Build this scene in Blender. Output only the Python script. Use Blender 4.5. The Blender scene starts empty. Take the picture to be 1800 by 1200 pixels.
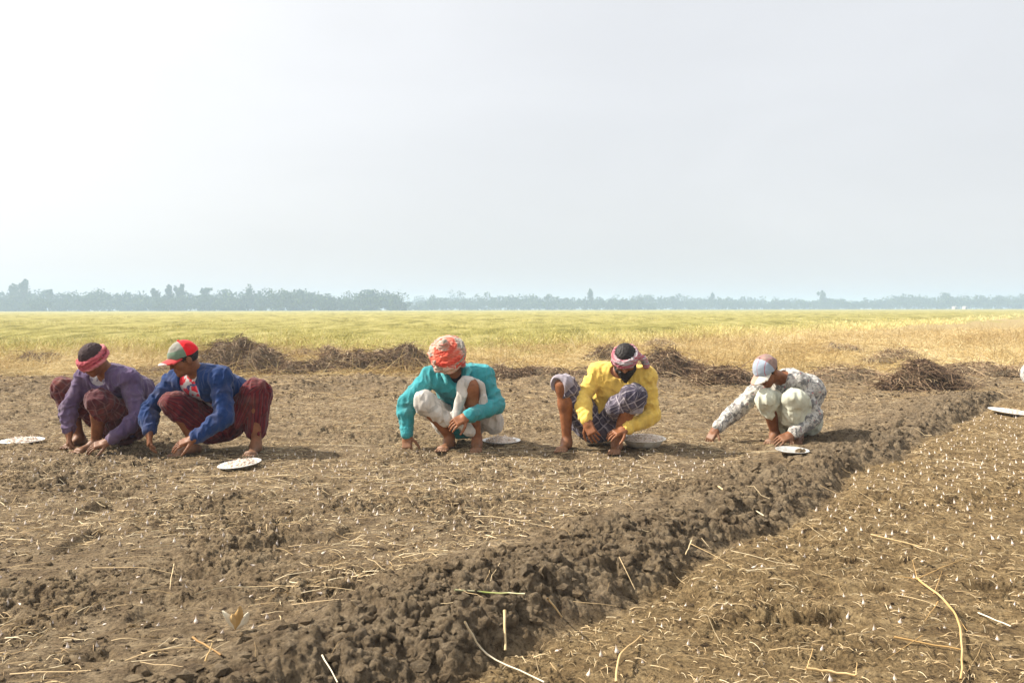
import bpy, math, random
import numpy as np
from mathutils import Vector

# ------------------------------------------------------------------ camera, world, sun
SC = bpy.context.scene
COL = SC.collection
F_PX = 1400.0            # focal length in pixels of the 1800 px wide photograph
CAM_H = 1.05
cam_data = bpy.data.cameras.new('camera')
cam = bpy.data.objects.new('camera', cam_data)
COL.objects.link(cam)
cam.location = (0, 0, CAM_H)
cam.rotation_euler = (math.radians(90), math.radians(0.12), 0)
cam_data.sensor_width = 36
cam_data.lens = 28.0
cam_data.shift_y = -57 / 1800
cam_data.clip_start = 0.05
cam_data.clip_end = 6000
SC.camera = cam

SUN_EL, SUN_AZ = math.radians(44), math.radians(-83)      # azimuth from +Y, negative = to the left
sdir = Vector((math.sin(SUN_AZ) * math.cos(SUN_EL), math.cos(SUN_AZ) * math.cos(SUN_EL), math.sin(SUN_EL)))
world = bpy.data.worlds.new('World')
SC.world = world
world.use_nodes = True
wn, wl = world.node_tree.nodes, world.node_tree.links
bg = wn['Background']
sky = wn.new('ShaderNodeTexSky')
sky.sky_type = 'NISHITA'
sky.sun_disc = False
sky.sun_elevation = SUN_EL
sky.sun_rotation = SUN_AZ
sky.air_density = 1.0
sky.dust_density = 6.0
sky.ozone_density = 1.2
wmix = wn.new('ShaderNodeMix'); wmix.data_type = 'RGBA'; wmix.inputs[0].default_value = 0.72
wmix.inputs[7].default_value = (8.95, 9.0, 9.1, 1)            # thin white cloud veil over the blue
wl.new(sky.outputs[0], wmix.inputs[6])
# the bright aureole of the hazy sun, upper left
tc = wn.new('ShaderNodeTexCoord')
dot = wn.new('ShaderNodeVectorMath'); dot.operation = 'DOT_PRODUCT'
dot.inputs[1].default_value = sdir
nrm = wn.new('ShaderNodeVectorMath'); nrm.operation = 'NORMALIZE'
wl.new(tc.outputs['Generated'], nrm.inputs[0]); wl.new(nrm.outputs[0], dot.inputs[0])
mr = wn.new('ShaderNodeMapRange'); mr.inputs[1].default_value = 0.12; mr.inputs[2].default_value = 0.85
wl.new(dot.outputs['Value'], mr.inputs[0])
pw = wn.new('ShaderNodeMath'); pw.operation = 'POWER'; pw.inputs[1].default_value = 1.8
wl.new(mr.outputs[0], pw.inputs[0])
glow = wn.new('ShaderNodeMix'); glow.data_type = 'RGBA'; glow.blend_type = 'ADD'; glow.inputs[0].default_value = 1
gc = wn.new('ShaderNodeMix'); gc.data_type = 'RGBA'; gc.inputs[6].default_value = (0, 0, 0, 1); gc.inputs[7].default_value = (3.9, 3.7, 3.4, 1)
wl.new(pw.outputs[0], gc.inputs[0])
wnz = wn.new('ShaderNodeTexNoise'); wnz.inputs['Scale'].default_value = 2.2; wnz.inputs['Detail'].default_value = 5; wnz.inputs['Distortion'].default_value = .6
wmp = wn.new('ShaderNodeMapping'); wmp.inputs['Scale'].default_value = (1, 1, 3); wl.new(nrm.outputs[0], wmp.inputs[0]); wl.new(wmp.outputs[0], wnz.inputs['Vector'])
wrm = wn.new('ShaderNodeMapRange'); wrm.inputs[1].default_value = .3; wrm.inputs[2].default_value = .7; wrm.inputs[3].default_value = .965; wrm.inputs[4].default_value = 1.035; wl.new(wnz.outputs[0], wrm.inputs[0])
wvr = wn.new('ShaderNodeMix'); wvr.data_type = 'RGBA'; wvr.blend_type = 'MULTIPLY'; wvr.inputs[0].default_value = 1
wl.new(wmix.outputs[2], wvr.inputs[6]); wl.new(wrm.outputs[0], wvr.inputs[7])
wl.new(wvr.outputs[2], glow.inputs[6]); wl.new(gc.outputs[2], glow.inputs[7])
wl.new(glow.outputs[2], bg.inputs[0])
bg.inputs[1].default_value = 0.07

sun_d = bpy.data.lights.new('sun', 'SUN')
sun_d.energy = 5.0
sun_d.angle = math.radians(1.5)
sun_d.color = (1.0, 0.93, 0.82)
sun = bpy.data.objects.new('sun', sun_d)
COL.objects.link(sun)
sun.rotation_euler = (-sdir).to_track_quat('-Z', 'Y').to_euler()
sun.location = (0, 0, 20)

SC.view_settings.view_transform = 'Standard'
SC.view_settings.look = 'None'
SC.view_settings.exposure = 0.72
SC.view_settings.gamma = 1
SC.render.engine = 'CYCLES'
SC.cycles.use_denoising = True
SC.cycles.max_bounces = 6
SC.cycles.diffuse_bounces = 3
SC.cycles.volume_bounces = 1
SC.cycles.use_adaptive_sampling = True
SC.cycles.adaptive_threshold = 0.01

rng = np.random.default_rng(7)
random.seed(7)

def P(px, py, Y):
    """point seen at a pixel of the photograph, at distance Y"""
    return np.array([(px - 900) / F_PX * Y, Y, CAM_H - (py - 543) / F_PX * Y])

# ------------------------------------------------------------------ object helpers
def tag(o, label=None, cat=None, group=None, kind=None):
    if label: o['label'] = label
    if cat: o['category'] = cat
    if group: o['group'] = group
    if kind: o['kind'] = kind
    return o

def new_mesh(name, V, Fc, mats, parent=None, smooth=True, attrs=None, origin=None):
    """V (n,3); Fc: (m,k) array or list of such arrays (k=3 or 4)"""
    if not isinstance(Fc, list): Fc = [Fc]
    V = np.asarray(V, np.float32)
    if origin is not None: V = V - np.asarray(origin, np.float32)
    me = bpy.data.meshes.new(name)
    me.vertices.add(len(V)); me.vertices.foreach_set('co', V.ravel())
    nl = sum(f.size for f in Fc); npol = sum(len(f) for f in Fc)
    me.loops.add(nl); me.polygons.add(npol)
    li = np.concatenate([f.ravel() for f in Fc]).astype(np.int32)
    me.loops.foreach_set('vertex_index', li)
    tot = np.concatenate([np.full(len(f), f.shape[1], np.int32) for f in Fc])
    start = np.concatenate([[0], np.cumsum(tot)[:-1]]).astype(np.int32)
    me.polygons.foreach_set('loop_start', start)
    me.polygons.foreach_set('loop_total', tot)
    me.polygons.foreach_set('use_smooth', np.full(npol, smooth))
    for k, a in (attrs or {}).items():
        a = np.asarray(a, np.float32)
        if a.ndim == 1:
            at = me.attributes.new(k, 'FLOAT', 'POINT'); at.data.foreach_set('value', a)
        else:
            at = me.attributes.new(k, 'FLOAT_VECTOR', 'POINT'); at.data.foreach_set('vector', a.ravel())
    me.update(calc_edges=True)
    for m in (mats if isinstance(mats, (list, tuple)) else [mats]): me.materials.append(m)
    o = bpy.data.objects.new(name, me)
    COL.objects.link(o)
    if parent is not None:
        o.parent = parent
    if origin is not None:
        o.location = Vector([float(c) for c in origin]) if parent is None else (0, 0, 0)
    return o

def empty(name, loc):
    o = bpy.data.objects.new(name, None)
    o.location = loc; o.empty_display_size = 0.1
    COL.objects.link(o)
    return o

# ------------------------------------------------------------------ noise
_T = np.random.default_rng(11).random((256, 256)).astype(np.float32) * 2 - 1
def n2(x, y, s=0):
    x = x + s * 17.31; y = y + s * 9.77
    xi = np.floor(x).astype(np.int64); yi = np.floor(y).astype(np.int64)
    fx = (x - xi).astype(np.float32); fy = (y - yi).astype(np.float32)
    fx = fx * fx * (3 - 2 * fx); fy = fy * fy * (3 - 2 * fy)
    a = _T[xi & 255, yi & 255]; b = _T[(xi + 1) & 255, yi & 255]
    c = _T[xi & 255, (yi + 1) & 255]; d = _T[(xi + 1) & 255, (yi + 1) & 255]
    return (a + (b - a) * fx) * (1 - fy) + (c + (d - c) * fx) * fy
def fbm(x, y, s=0, o=4, g=0.5, bil=False):
    r = 0; a = 1.0; f = 1.0; t = 0
    for i in range(o):
        v = n2(x * f + y * 0.31 * f, y * f - x * 0.27 * f, s + i * 3)
        r = r + a * (np.abs(v) * 2 - 0.8 if bil else v); t += a
        a *= g; f *= 2.03
    return r / t
_T3 = np.random.default_rng(5).random((64, 64, 64)).astype(np.float32) * 2 - 1
def n3(p, s=0):
    p = p + s * 7.3
    i = np.floor(p).astype(np.int32); f = (p - i).astype(np.float32); f = f * f * (3 - 2 * f)
    r = 0
    for dx in (0, 1):
        wx = f[:, 0] if dx else 1 - f[:, 0]
        for dy in (0, 1):
            wy = f[:, 1] if dy else 1 - f[:, 1]
            for dz in (0, 1):
                wz = f[:, 2] if dz else 1 - f[:, 2]
                r = r + wx * wy * wz * _T3[(i[:, 0] + dx) & 63, (i[:, 1] + dy) & 63, (i[:, 2] + dz) & 63]
    return r
def sst(a, b, x):
    t = np.clip((x - a) / (b - a), 0, 1); return t * t * (3 - 2 * t)

# ------------------------------------------------------------------ materials
def attr(nt, name, out='Fac'):
    a = nt.nodes.new('ShaderNodeAttribute'); a.attribute_name = name; return a.outputs[out]
def ramp(nt, fac, stops, interp='LINEAR'):
    r = nt.nodes.new('ShaderNodeValToRGB'); r.color_ramp.interpolation = interp
    el = r.color_ramp.elements
    while len(el) < len(stops): el.new(0.5)
    for e, (p, c) in zip(el, stops):
        e.position = p; e.color = (c[0], c[1], c[2], 1)
    nt.links.new(fac, r.inputs[0]); return r.outputs[0]
def noise(nt, scale, detail=4, rough=0.55, vec=None, dist=0):
    n = nt.nodes.new('ShaderNodeTexNoise'); n.inputs['Scale'].default_value = scale
    n.inputs['Detail'].default_value = detail; n.inputs['Roughness'].default_value = rough
    n.inputs['Distortion'].default_value = dist
    if vec is not None: nt.links.new(vec, n.inputs['Vector'])
    return n.outputs[0]
def mixc(nt, fac, a, b, mode='MIX'):
    m = nt.nodes.new('ShaderNodeMix'); m.data_type = 'RGBA'; m.blend_type = mode
    for s, v in ((0, fac), (6, a), (7, b)):
        if isinstance(v, (int, float)): m.inputs[s].default_value = v
        elif isinstance(v, tuple): m.inputs[s].default_value = (v[0], v[1], v[2], 1)
        else: nt.links.new(v, m.inputs[s])
    return m.outputs[2]
def math_(nt, op, a, b=0.0):
    m = nt.nodes.new('ShaderNodeMath'); m.operation = op
    for s, v in ((0, a), (1, b)):
        if isinstance(v, (int, float)): m.inputs[s].default_value = v
        else: nt.links.new(v, m.inputs[s])
    return m.outputs[0]
def material(name, rough=0.9, spec=0.2):
    m = bpy.data.materials.new(name); m.use_nodes = True
    nt = m.node_tree; b = nt.nodes['Principled BSDF']
    b.inputs['Roughness'].default_value = rough
    b.inputs['Specular IOR Level'].default_value = spec
    return m, nt, b
def bump(nt, b, h, strength=0.5, dist=0.01):
    n = nt.nodes.new('ShaderNodeBump'); n.inputs['Strength'].default_value = strength
    n.inputs['Distance'].default_value = dist
    nt.links.new(h, n.inputs['Height']); nt.links.new(n.outputs[0], b.inputs['Normal'])
def pos(nt):
    return nt.nodes.new('ShaderNodeNewGeometry').outputs['Position']

def m_soil():
    m, nt, b = material('soil', 0.95, 0.1)
    p = pos(nt)
    base = ramp(nt, noise(nt, 9, 6, 0.65, p), [(0.3, (.14, .098, .060)), (0.5, (.245, .180, .108)), (0.72, (.38, .295, .190))])
    fine = noise(nt, 55, 6, 0.75, p)
    c = mixc(nt, 0.85, base, ramp(nt, fine, [(0.34, (.20, .18, .16)), (0.50, (1.0, 1.0, 1.0)), (0.68, (1.6, 1.58, 1.5))]), 'MULTIPLY')
    # dark noise specks: crevice shade between clods painted into the soil colour
    shade_specks = ramp(nt, noise(nt, 21, 6, 0.78, p, 0.6), [(.565, (0, 0, 0)), (.62, (1, 1, 1))])
    c = mixc(nt, math_(nt, 'MULTIPLY', shade_specks, .92), c, (.036, .024, .017))
    # moist grey-brown earth of the bank
    rid = ramp(nt, noise(nt, 30, 5, 0.7, p), [(0.36, (.050, .035, .023)), (0.50, (.19, .145, .095)), (0.66, (.36, .285, .195))])
    c = mixc(nt, attr(nt, 'ridge'), c, rid)
    c = mixc(nt, attr(nt, 'ochre'), c, mixc(nt, 1.0, c, (1.07, 1.02, .86), 'MULTIPLY'))
    c = mixc(nt, attr(nt, 'straw'), c, ramp(nt, noise(nt, 14, 6, 0.7, p), [(0.3, (.20, .145, .065)), (0.6, (.42, .32, .15))]))
    c = mixc(nt, attr(nt, 'green'), c, ramp(nt, noise(nt, 2.5, 6, 0.7, p), [(0.3, (.16, .17, .035)), (0.6, (.32, .30, .07))]))
    nt.links.new(c, b.inputs['Base Color'])
    bump(nt, b, noise(nt, 75, 7, 0.8, p), 1.0, 0.026)
    return m

def m_strand(name, stops, rough=0.7, at='tint'):
    m, nt, b = material(name, rough, 0.25)
    c = ramp(nt, attr(nt, at), stops)
    nt.links.new(c, b.inputs['Base Color'])
    return m

# ================================================================== the ground
YG = lambda x: 17.2 + 1.25 * np.maximum(0, x + 0.8)          # front edge of the standing rice
RU = np.array([0.638, 0.770]); RA = np.array([-0.13, 2.27])
def ridge_d(x, y):
    w = 0.09 * n2(x * 1.5, y * 1.5, 5) + 0.05 * n2(x * 5, y * 5, 6)
    return (x - RA[0]) * -RU[1] + (y - RA[1]) * RU[0] + w
def masks(x, y):
    d = ridge_d(x, y)
    fade = 1 - sst(9.0, 10.6, y)
    rid = sst(-0.04, 0.09, d) * (1 - sst(0.20, 0.78, d)) * fade
    # cross bank between the beds and the cut rice
    yc = 10.6 + 0.10 * x + 0.35 * n2(x * 0.5, y * 0 + 3, 8)
    cross = np.exp(-((y - yc) / 0.75) ** 2)
    rough = np.clip(rid + cross * 0.9, 0, 1)
    ys = 12.6 + 0.25 * n2(x * 0.8, y * 0.2, 9)
    straw = sst(-0.4, 0.5, y - ys + 0.5 * n2(x * 1.5, y * 1.5, 10))
    yg = YG(x) + .5 + 2 * n2(x * .3, y * .3, 12)
    green = sst(-1.5, 1.5, y - yg)
    return d, rid, cross, rough, straw, green
def height(x, y, fine=True):
    x = np.asarray(x, np.float64); y = np.asarray(y, np.float64)
    d, rid, cross, rough, straw, green = masks(x, y)
    fade = 1 - sst(9.0, 10.6, y)
    prof = sst(-0.03, 0.24, d) * (1 - 0.999 * sst(0.24, 0.95, d))
    z = (0.058 + 0.045 * (1 - sst(2.6, 4.8, y))) * prof * fade * (1 + 0.45 * n2(x * 2.3, y * 2.3, 3) + .25 * n2(x * 5, y * 5, 13))
    z = z - 0.03 * np.exp(-((d + 0.03) / 0.06) ** 2) * fade
    z = z + 0.10 * cross * (1 + 0.9 * n2(x * 1.1, y * 1.4, 4)) + 0.05 * cross * n2(x * 2.7, y * 2.2, 7)
    z = z + 0.012 * n2(x * 0.9, y * 0.9, 1) * sst(0, 1, np.abs(y - 6) * 2 - 1)
    z = z + straw * (0.07 * n2(x * 1.3, y * 1.0, 14) + 0.05 * n2(x * 3.1, y * 2.5, 15))
    if fine:
        am = 0.3 + 0.7 * sst(-.35, .5, n2(x * 1.9, y * 2.3, 30))
        bed = 0.030 * am * fbm(x * 9, y * 13, 20, 5, 0.68, True) + 0.011 * n2(x * 3.1, y * 9.5, 25)
        pit = -0.038 * sst(0.45, 0.85, n2(x * 4.2, y * 6.5, 33))
        cl = 0.045 * fbm(x * 6, y * 6, 40, 3, 0.6, True) + 0.012 * fbm(x * 24, y * 24, 44, 2, 0.6, True)
        z = z + (bed + pit) * (1 - rough) * (1 - 0.3 * straw) + cl * rough
    return z

def rows():
    y = 1.5; r = []
    while y < 1600:
        r.append(y)
        y += y * (0.0023 if y < 5 else 0.0034 if y < 13.5 else 0.012 if y < 60 else 0.05)
    return np.array(r)
R_ = rows()
tc_ = np.concatenate([np.linspace(-2.6, -0.75, 60)[:-1], np.linspace(-0.75, 0.75, 1050), np.linspace(0.75, 2.6, 60)[1:]])
YY, TT = np.meshgrid(R_, tc_, indexing='ij')
XX = TT * YY
ZZ = height(XX, YY)
far = sst(14, 30, YY)
ZZ = ZZ * (1 - far)
nr, ncol = YY.shape
# crumbly relief of the banks, pushed out along the slope so that steep faces crumble too
gy = np.gradient(ZZ, axis=0) / np.gradient(YY, axis=0); gx = np.gradient(ZZ, axis=1) / np.gradient(XX, axis=1)
NN = np.stack([-gx, -gy, np.ones_like(ZZ)], 2); NN /= np.linalg.norm(NN, axis=2, keepdims=True)
V = np.stack([XX, YY, ZZ], 2)
lm = .25 + .75 * sst(-.45, .45, n2(XX * 3.1, YY * 3.1, 17))
rg = np.maximum(masks(XX, YY)[3] * lm, (.38 + .44 * sst(0, .1, ridge_d(XX, YY))) * sst(-.40, .6, n2(XX * 1.9, YY * 2.3, 30) + .5 * n2(XX * 5, YY * 6, 31)) * (1 - masks(XX, YY)[4])) * (YY < 14) * (np.abs(TT) < 1.2); k = rg > 0.03
q = V[k]; dd = 0
for fq, am in ((6, .014), (13, .015), (27, .014), (55, .010), (120, .006)):
    dd = dd + am * (0.75 - 2.0 * np.abs(n3(q * fq, int(fq))))
V[k] = q + NN[k] * (dd * rg[k])[:, None]
DZ = V[..., 2] - ZZ
def surf(x, y):
    """height of the crumbled surface itself"""
    x = np.asarray(x, float); y = np.asarray(y, float)
    r = np.interp(y, R_, np.arange(nr)); c = np.interp(x / y, tc_, np.arange(ncol))
    i = np.clip(r.astype(int), 0, nr - 2); j = np.clip(c.astype(int), 0, ncol - 2); fr = r - i; fc = c - j
    dz = (DZ[i, j] * (1 - fc) + DZ[i, j + 1] * fc) * (1 - fr) + (DZ[i + 1, j] * (1 - fc) + DZ[i + 1, j + 1] * fc) * fr
    return height(x, y) + dz
V = V.reshape(-1, 3)
ii = np.arange(nr * ncol).reshape(nr, ncol)
Fq = np.stack([ii[:-1, :-1].ravel(), ii[:-1, 1:].ravel(), ii[1:, 1:].ravel(), ii[1:, :-1].ravel()], 1)
d, rid, cross, rough, straw, green = masks(XX, YY)
och = (1 - sst(-0.1, 0.05, d)) * (1 - sst(8, 10, YY))
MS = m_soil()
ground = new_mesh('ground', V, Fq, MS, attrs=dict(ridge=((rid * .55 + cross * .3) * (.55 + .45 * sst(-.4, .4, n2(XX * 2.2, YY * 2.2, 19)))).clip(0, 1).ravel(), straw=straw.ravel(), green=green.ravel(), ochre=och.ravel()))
tag(ground, kind='structure')
bz = -0.35
BV = np.array([(-2500, -60, bz), (2500, -60, bz), (2500, 1600, bz), (-2500, 1600, bz)], float)
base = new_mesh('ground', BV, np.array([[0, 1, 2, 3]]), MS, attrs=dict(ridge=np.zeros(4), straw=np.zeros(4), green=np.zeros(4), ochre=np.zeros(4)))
tag(base, kind='structure')
gz = lambda x, y: float(height(np.array([x]), np.array([y]))[0])

# ------------------------------------------------------------------ strands (straw, stalks, blades)
def strands(base, D, L, bend, W, nseg=3, sides=3, taper=0.5, conform=None, lift=None):
    """base (N,3), D unit dir (N,3), L (N,), bend (N,3) offset at the tip, W radius (N,)"""
    N = len(base); t = np.linspace(0, 1, nseg + 1)
    Pt = base[:, None] + D[:, None] * (L[:, None] * t)[..., None] + bend[:, None] * (t ** 2)[None, :, None]
    if conform:
        z = conform(Pt[..., 0].ravel(), Pt[..., 1].ravel()).reshape(N, nseg + 1)
        # a straw lies across the bumps: follow a smoothed ground
        z = 0.5 * z + 0.5 * z.max(1, keepdims=True)
        Pt[..., 2] = z + (0 if lift is None else lift[:, None]) + bend[:, None, 2] * (t * (1 - t) * 2)[None]
    T = np.gradient(Pt, axis=1); T /= np.linalg.norm(T, axis=2, keepdims=True) + 1e-9
    ref = np.where(np.abs(T[..., 2:3]) > 0.8, np.array([1.0, 0, 0]), np.array([0, 0, 1.0]))
    S = np.cross(T, ref); S /= np.linalg.norm(S, axis=2, keepdims=True) + 1e-9
    U = np.cross(S, T)
    w = W[:, None] * (1 - taper * t)[None]
    if sides == 2:
        ph = rng.random(N)[:, None] * math.pi
        a = (S * np.cos(ph)[..., None] + U * np.sin(ph)[..., None]) * w[..., None]
        R = np.stack([Pt - a, Pt + a], 2)
    else:
        R = np.stack([Pt + (S * math.cos(k * 2 * math.pi / sides) + U * math.sin(k * 2 * math.pi / sides)) * w[..., None] for k in range(sides)], 2)
    V = R.reshape(-1, 3)
    idx = np.arange(len(V)).reshape(N, nseg + 1, sides)
    fs = []
    for k in range(sides if sides > 2 else 1):
        k2 = (k + 1) % sides
        fs.append(np.stack([idx[:, :-1, k], idx[:, :-1, k2], idx[:, 1:, k2], idx[:, 1:, k]], -1).reshape(-1, 4))
    return V, np.concatenate(fs), (nseg + 1) * sides

def frustum_points(n, y0, y1, power=1.0, half=0.72):
    """random points over the wedge the photo could see; density ~ 1/Y**power"""
    u = rng.random(n)
    e = 2 - power
    y = (y0 ** e + u * (y1 ** e - y0 ** e)) ** (1 / e)
    x = (rng.random(n) * 2 - 1) * (half * y + 0.8)
    return x, y

STRAW = [(0, (.22, .14, .065)), (0.35, (.40, .28, .14)), (0.7, (.58, .44, .25)), (1, (.74, .63, .42))]
MSTRAW = m_strand('dry_straw', STRAW)
def litter(name, n, y0, y1, power, Lr, Wr, sel=None, lift=0.003, tint=(0, 1), along=0.0, mat=None, pitch=0.0, nseg=3, arch=0.010):
    x, y = frustum_points(n, y0, y1, power)
    if sel is not None:
        k = sel(x, y); x, y = x[k], y[k]
    n = len(x)
    a = rng.random(n) * 2 * math.pi
    a = np.where(rng.random(n) < along, rng.normal(0.15, 0.35, n) + math.pi * (rng.random(n) < 0.5), a)
    D = np.stack([np.cos(a), np.sin(a), np.zeros(n)], 1)
    L = Lr[0] + (Lr[1] - Lr[0]) * rng.random(n) ** 2
    sc = 1 + 0 * y
    bend = rng.normal(0, 1, (n, 3)) * L[:, None] * 0.13; bend[:, 2] = np.abs(rng.normal(0, 1, n)) * arch
    W = Wr[0] + (Wr[1] - Wr[0]) * rng.random(n)
    base = np.stack([x, y, np.zeros(n)], 1)
    V, Fc, per = strands(base, D, L, bend, W, nseg, 3, 0.5, surf, lift + rng.random(n) * lift)
    t = tint[0] + (tint[1] - tint[0]) * rng.random(n)
    return V, Fc, np.repeat(t, per)

def merge(parts):
    Vs, Fs, As, o = [], [], [], 0
    for V, Fc, a in parts:
        Vs.append(V); Fs.append(Fc + o); As.append(a); o += len(V)
    return np.concatenate(Vs), np.concatenate(Fs), np.concatenate(As)

left_bed = lambda x, y: (ridge_d(x, y) > 0.75)
right_bed = lambda x, y: (ridge_d(x, y) < -0.03)
patchy = lambda s, th: (lambda x, y: (n2(x * 1.3, y * 2.2, s) + rng.random(len(x)) * 0.9 > th))
V, Fc, A = merge([
    litter('a', 64000, 1.9, 9.6, 0.9, (.012, .085), (.0008, .0023), lambda x, y: left_bed(x, y) & patchy(50, .1)(x, y), tint=(.1, 1), along=.45),
    litter('b', 46000, 1.9, 9.8, 0.9, (.012, .062), (.0006, .0017), lambda x, y: right_bed(x, y) & patchy(51, .0)(x, y), tint=(.1, .95), along=.1),
    litter('c', 900, 1.9, 9.6, 0.8, (.12, .32), (.0010, .0022), lambda x, y: left_bed(x, y), tint=(.35, 1), along=.7),
    litter('d', 380, 1.9, 9.6, 0.8, (.12, .3), (.0010, .0022), right_bed, tint=(.3, 1)),
    litter('e', 700, 1.9, 9.0, 0.8, (.05, .2), (.0008, .0018), lambda x, y: ~left_bed(x, y) & ~right_bed(x, y), tint=(.1, .8)),
    litter('f', 9000, 9.2, 13.2, 0.5, (.05, .3), (.0015, .0035), None, tint=(.0, .8), along=.3),
])
tag(new_mesh('straw_litter', V, Fc, MSTRAW, smooth=False, attrs=dict(tint=A)), 'dry broken straw and rootlets strewn over the brown planted soil', 'straw', kind='stuff')

# clods: crumbs of broken earth
def ico(sub=1):
    import bmesh
    bm = bmesh.new(); bmesh.ops.create_icosphere(bm, subdivisions=sub, radius=1)
    v = np.array([q.co for q in bm.verts]); f = np.array([[q.index for q in p.verts] for p in bm.faces]); bm.free()
    return v, f
iv, if_ = ico(1)
def scatter(base_v, base_f, C, S, rz, sq=None, jitter=0.25, tilt=0.4, idn=0):
    n = len(C); m = len(base_v)
    ca, sa = np.cos(rz), np.sin(rz)
    B = np.repeat(base_v[None], n, 0) * (1 if sq is None else sq[:, None])
    if jitter:
        dirs = B / (np.linalg.norm(B, axis=2, keepdims=True) + 1e-9)
        q = (dirs * 1.6 + rng.random((n, 1, 3)) * 50).reshape(-1, 3)
        nn = n3(q, 3).reshape(n, m) + 0.5 * n3(q * 2.3, 4).reshape(n, m)
        B = B * (1 + jitter * nn[..., None])
    x = B[..., 0] * ca[:, None] - B[..., 1] * sa[:, None]; y = B[..., 0] * sa[:, None] + B[..., 1] * ca[:, None]
    ti = rng.normal(0, tilt, n)[:, None]
    z = B[..., 2] * np.cos(ti) + y * np.sin(ti); y = y * np.cos(ti) - B[..., 2] * np.sin(ti)
    V = np.stack([x, y, z], 2) * S[:, None, None] + C[:, None]
    Fc = (base_f[None] + (np.arange(n) * m)[:, None, None]).reshape(-1, base_f.shape[1])
    return V.reshape(-1, 3), Fc
def clods(n, y0, y1, sel, s0, s1, power=1.0):
    x, y = frustum_points(n, y0, y1, power); k = sel(x, y); x, y = x[k], y[k]; n = len(x)
    s = s0 + (s1 - s0) * rng.random(n) ** 3
    C = np.stack([x, y, surf(x, y) + s * 0.15], 1)
    sq = np.stack([np.ones(n), 0.7 + 0.3 * rng.random(n), 0.5 + 0.3 * rng.random(n)], 1)
    V, Fc = scatter(iv, if_, C, s, rng.random(n) * 6.28, sq, 0.7)
    return V, Fc, np.repeat(np.clip(masks(x, y)[3] * (.2 + .6 * rng.random(n)), 0, 1), len(iv))
V, Fc, A = merge([
    clods(19000, 1.9, 9.5, lambda x, y: (masks(x, y)[1] > rng.random(len(x)) * .6), .004, .030, 1.0),
    clods(17000, 1.9, 9.5, lambda x, y: left_bed(x, y) & (n2(x * 2.5, y * 3, 23) > -.25), .003, .016, 1.2),
    clods(11000, 1.9, 9.5, lambda x, y: right_bed(x, y) & (n2(x * 2.5, y * 3, 24) > -.3), .002, .010, 1.2),
    clods(4500, 9.0, 12.6, lambda x, y: y > 0, .010, .036, 0),
])
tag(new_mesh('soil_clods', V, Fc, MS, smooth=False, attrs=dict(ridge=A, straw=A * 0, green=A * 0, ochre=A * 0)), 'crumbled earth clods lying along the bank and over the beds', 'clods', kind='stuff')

# ------------------------------------------------------------------ cut straw mat behind the cross bank
GOLD = [(0, (.26, .16, .06)), (0.35, (.48, .34, .14)), (0.7, (.66, .51, .25)), (1, (.78, .66, .40))]
MGOLD = m_strand('golden_straw', GOLD)
def straw_sel(x, y):
    yg = YG(x) + 2.5
    return (y < yg) & (masks(x, y)[4] + rng.random(len(x)) > 0.75)
parts = []
x, y = frustum_points(120000, 12.0, 36, 1.3); k = straw_sel(x, y); x, y = x[k], y[k]; n = len(x)
a = rng.random(n) * 6.283; up_ = (rng.random(n) < .22 + .25 * n2(x * .8, y * .8, 62)); el = np.where(up_, rng.normal(1.15, .25, n), np.abs(rng.normal(0.1, 0.28, n)))
D = np.stack([np.cos(a) * np.cos(el), np.sin(a) * np.cos(el), np.sin(el)], 1)
L = 0.12 + 0.45 * rng.random(n) ** 2
bend = rng.normal(0, .1, (n, 3)); bend[:, 2] = -np.abs(bend[:, 2]) * 0.8
zz = height(x, y) * (1 - sst(14, 30, y)) + 0.01 + 0.10 * rng.random(n) * sst(-.6, .6, n2(x * 1.1, y * .8, 60))
V, Fc, per = strands(np.stack([x, y, zz], 1), D, L, bend, 0.002 + y * 0.00013 * rng.random(n), 3, 3, 0.6)
cl = np.clip(0.5 + 0.35 * n2(x * .9, y * .7, 61) + rng.normal(0, .22, n), 0, 1)
tag(new_mesh('cut_straw', V, Fc, MGOLD, smooth=False, attrs=dict(tint=np.repeat(cl, per))), 'matted golden cut straw lying in front of the rice field', 'straw', kind='stuff')

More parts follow.
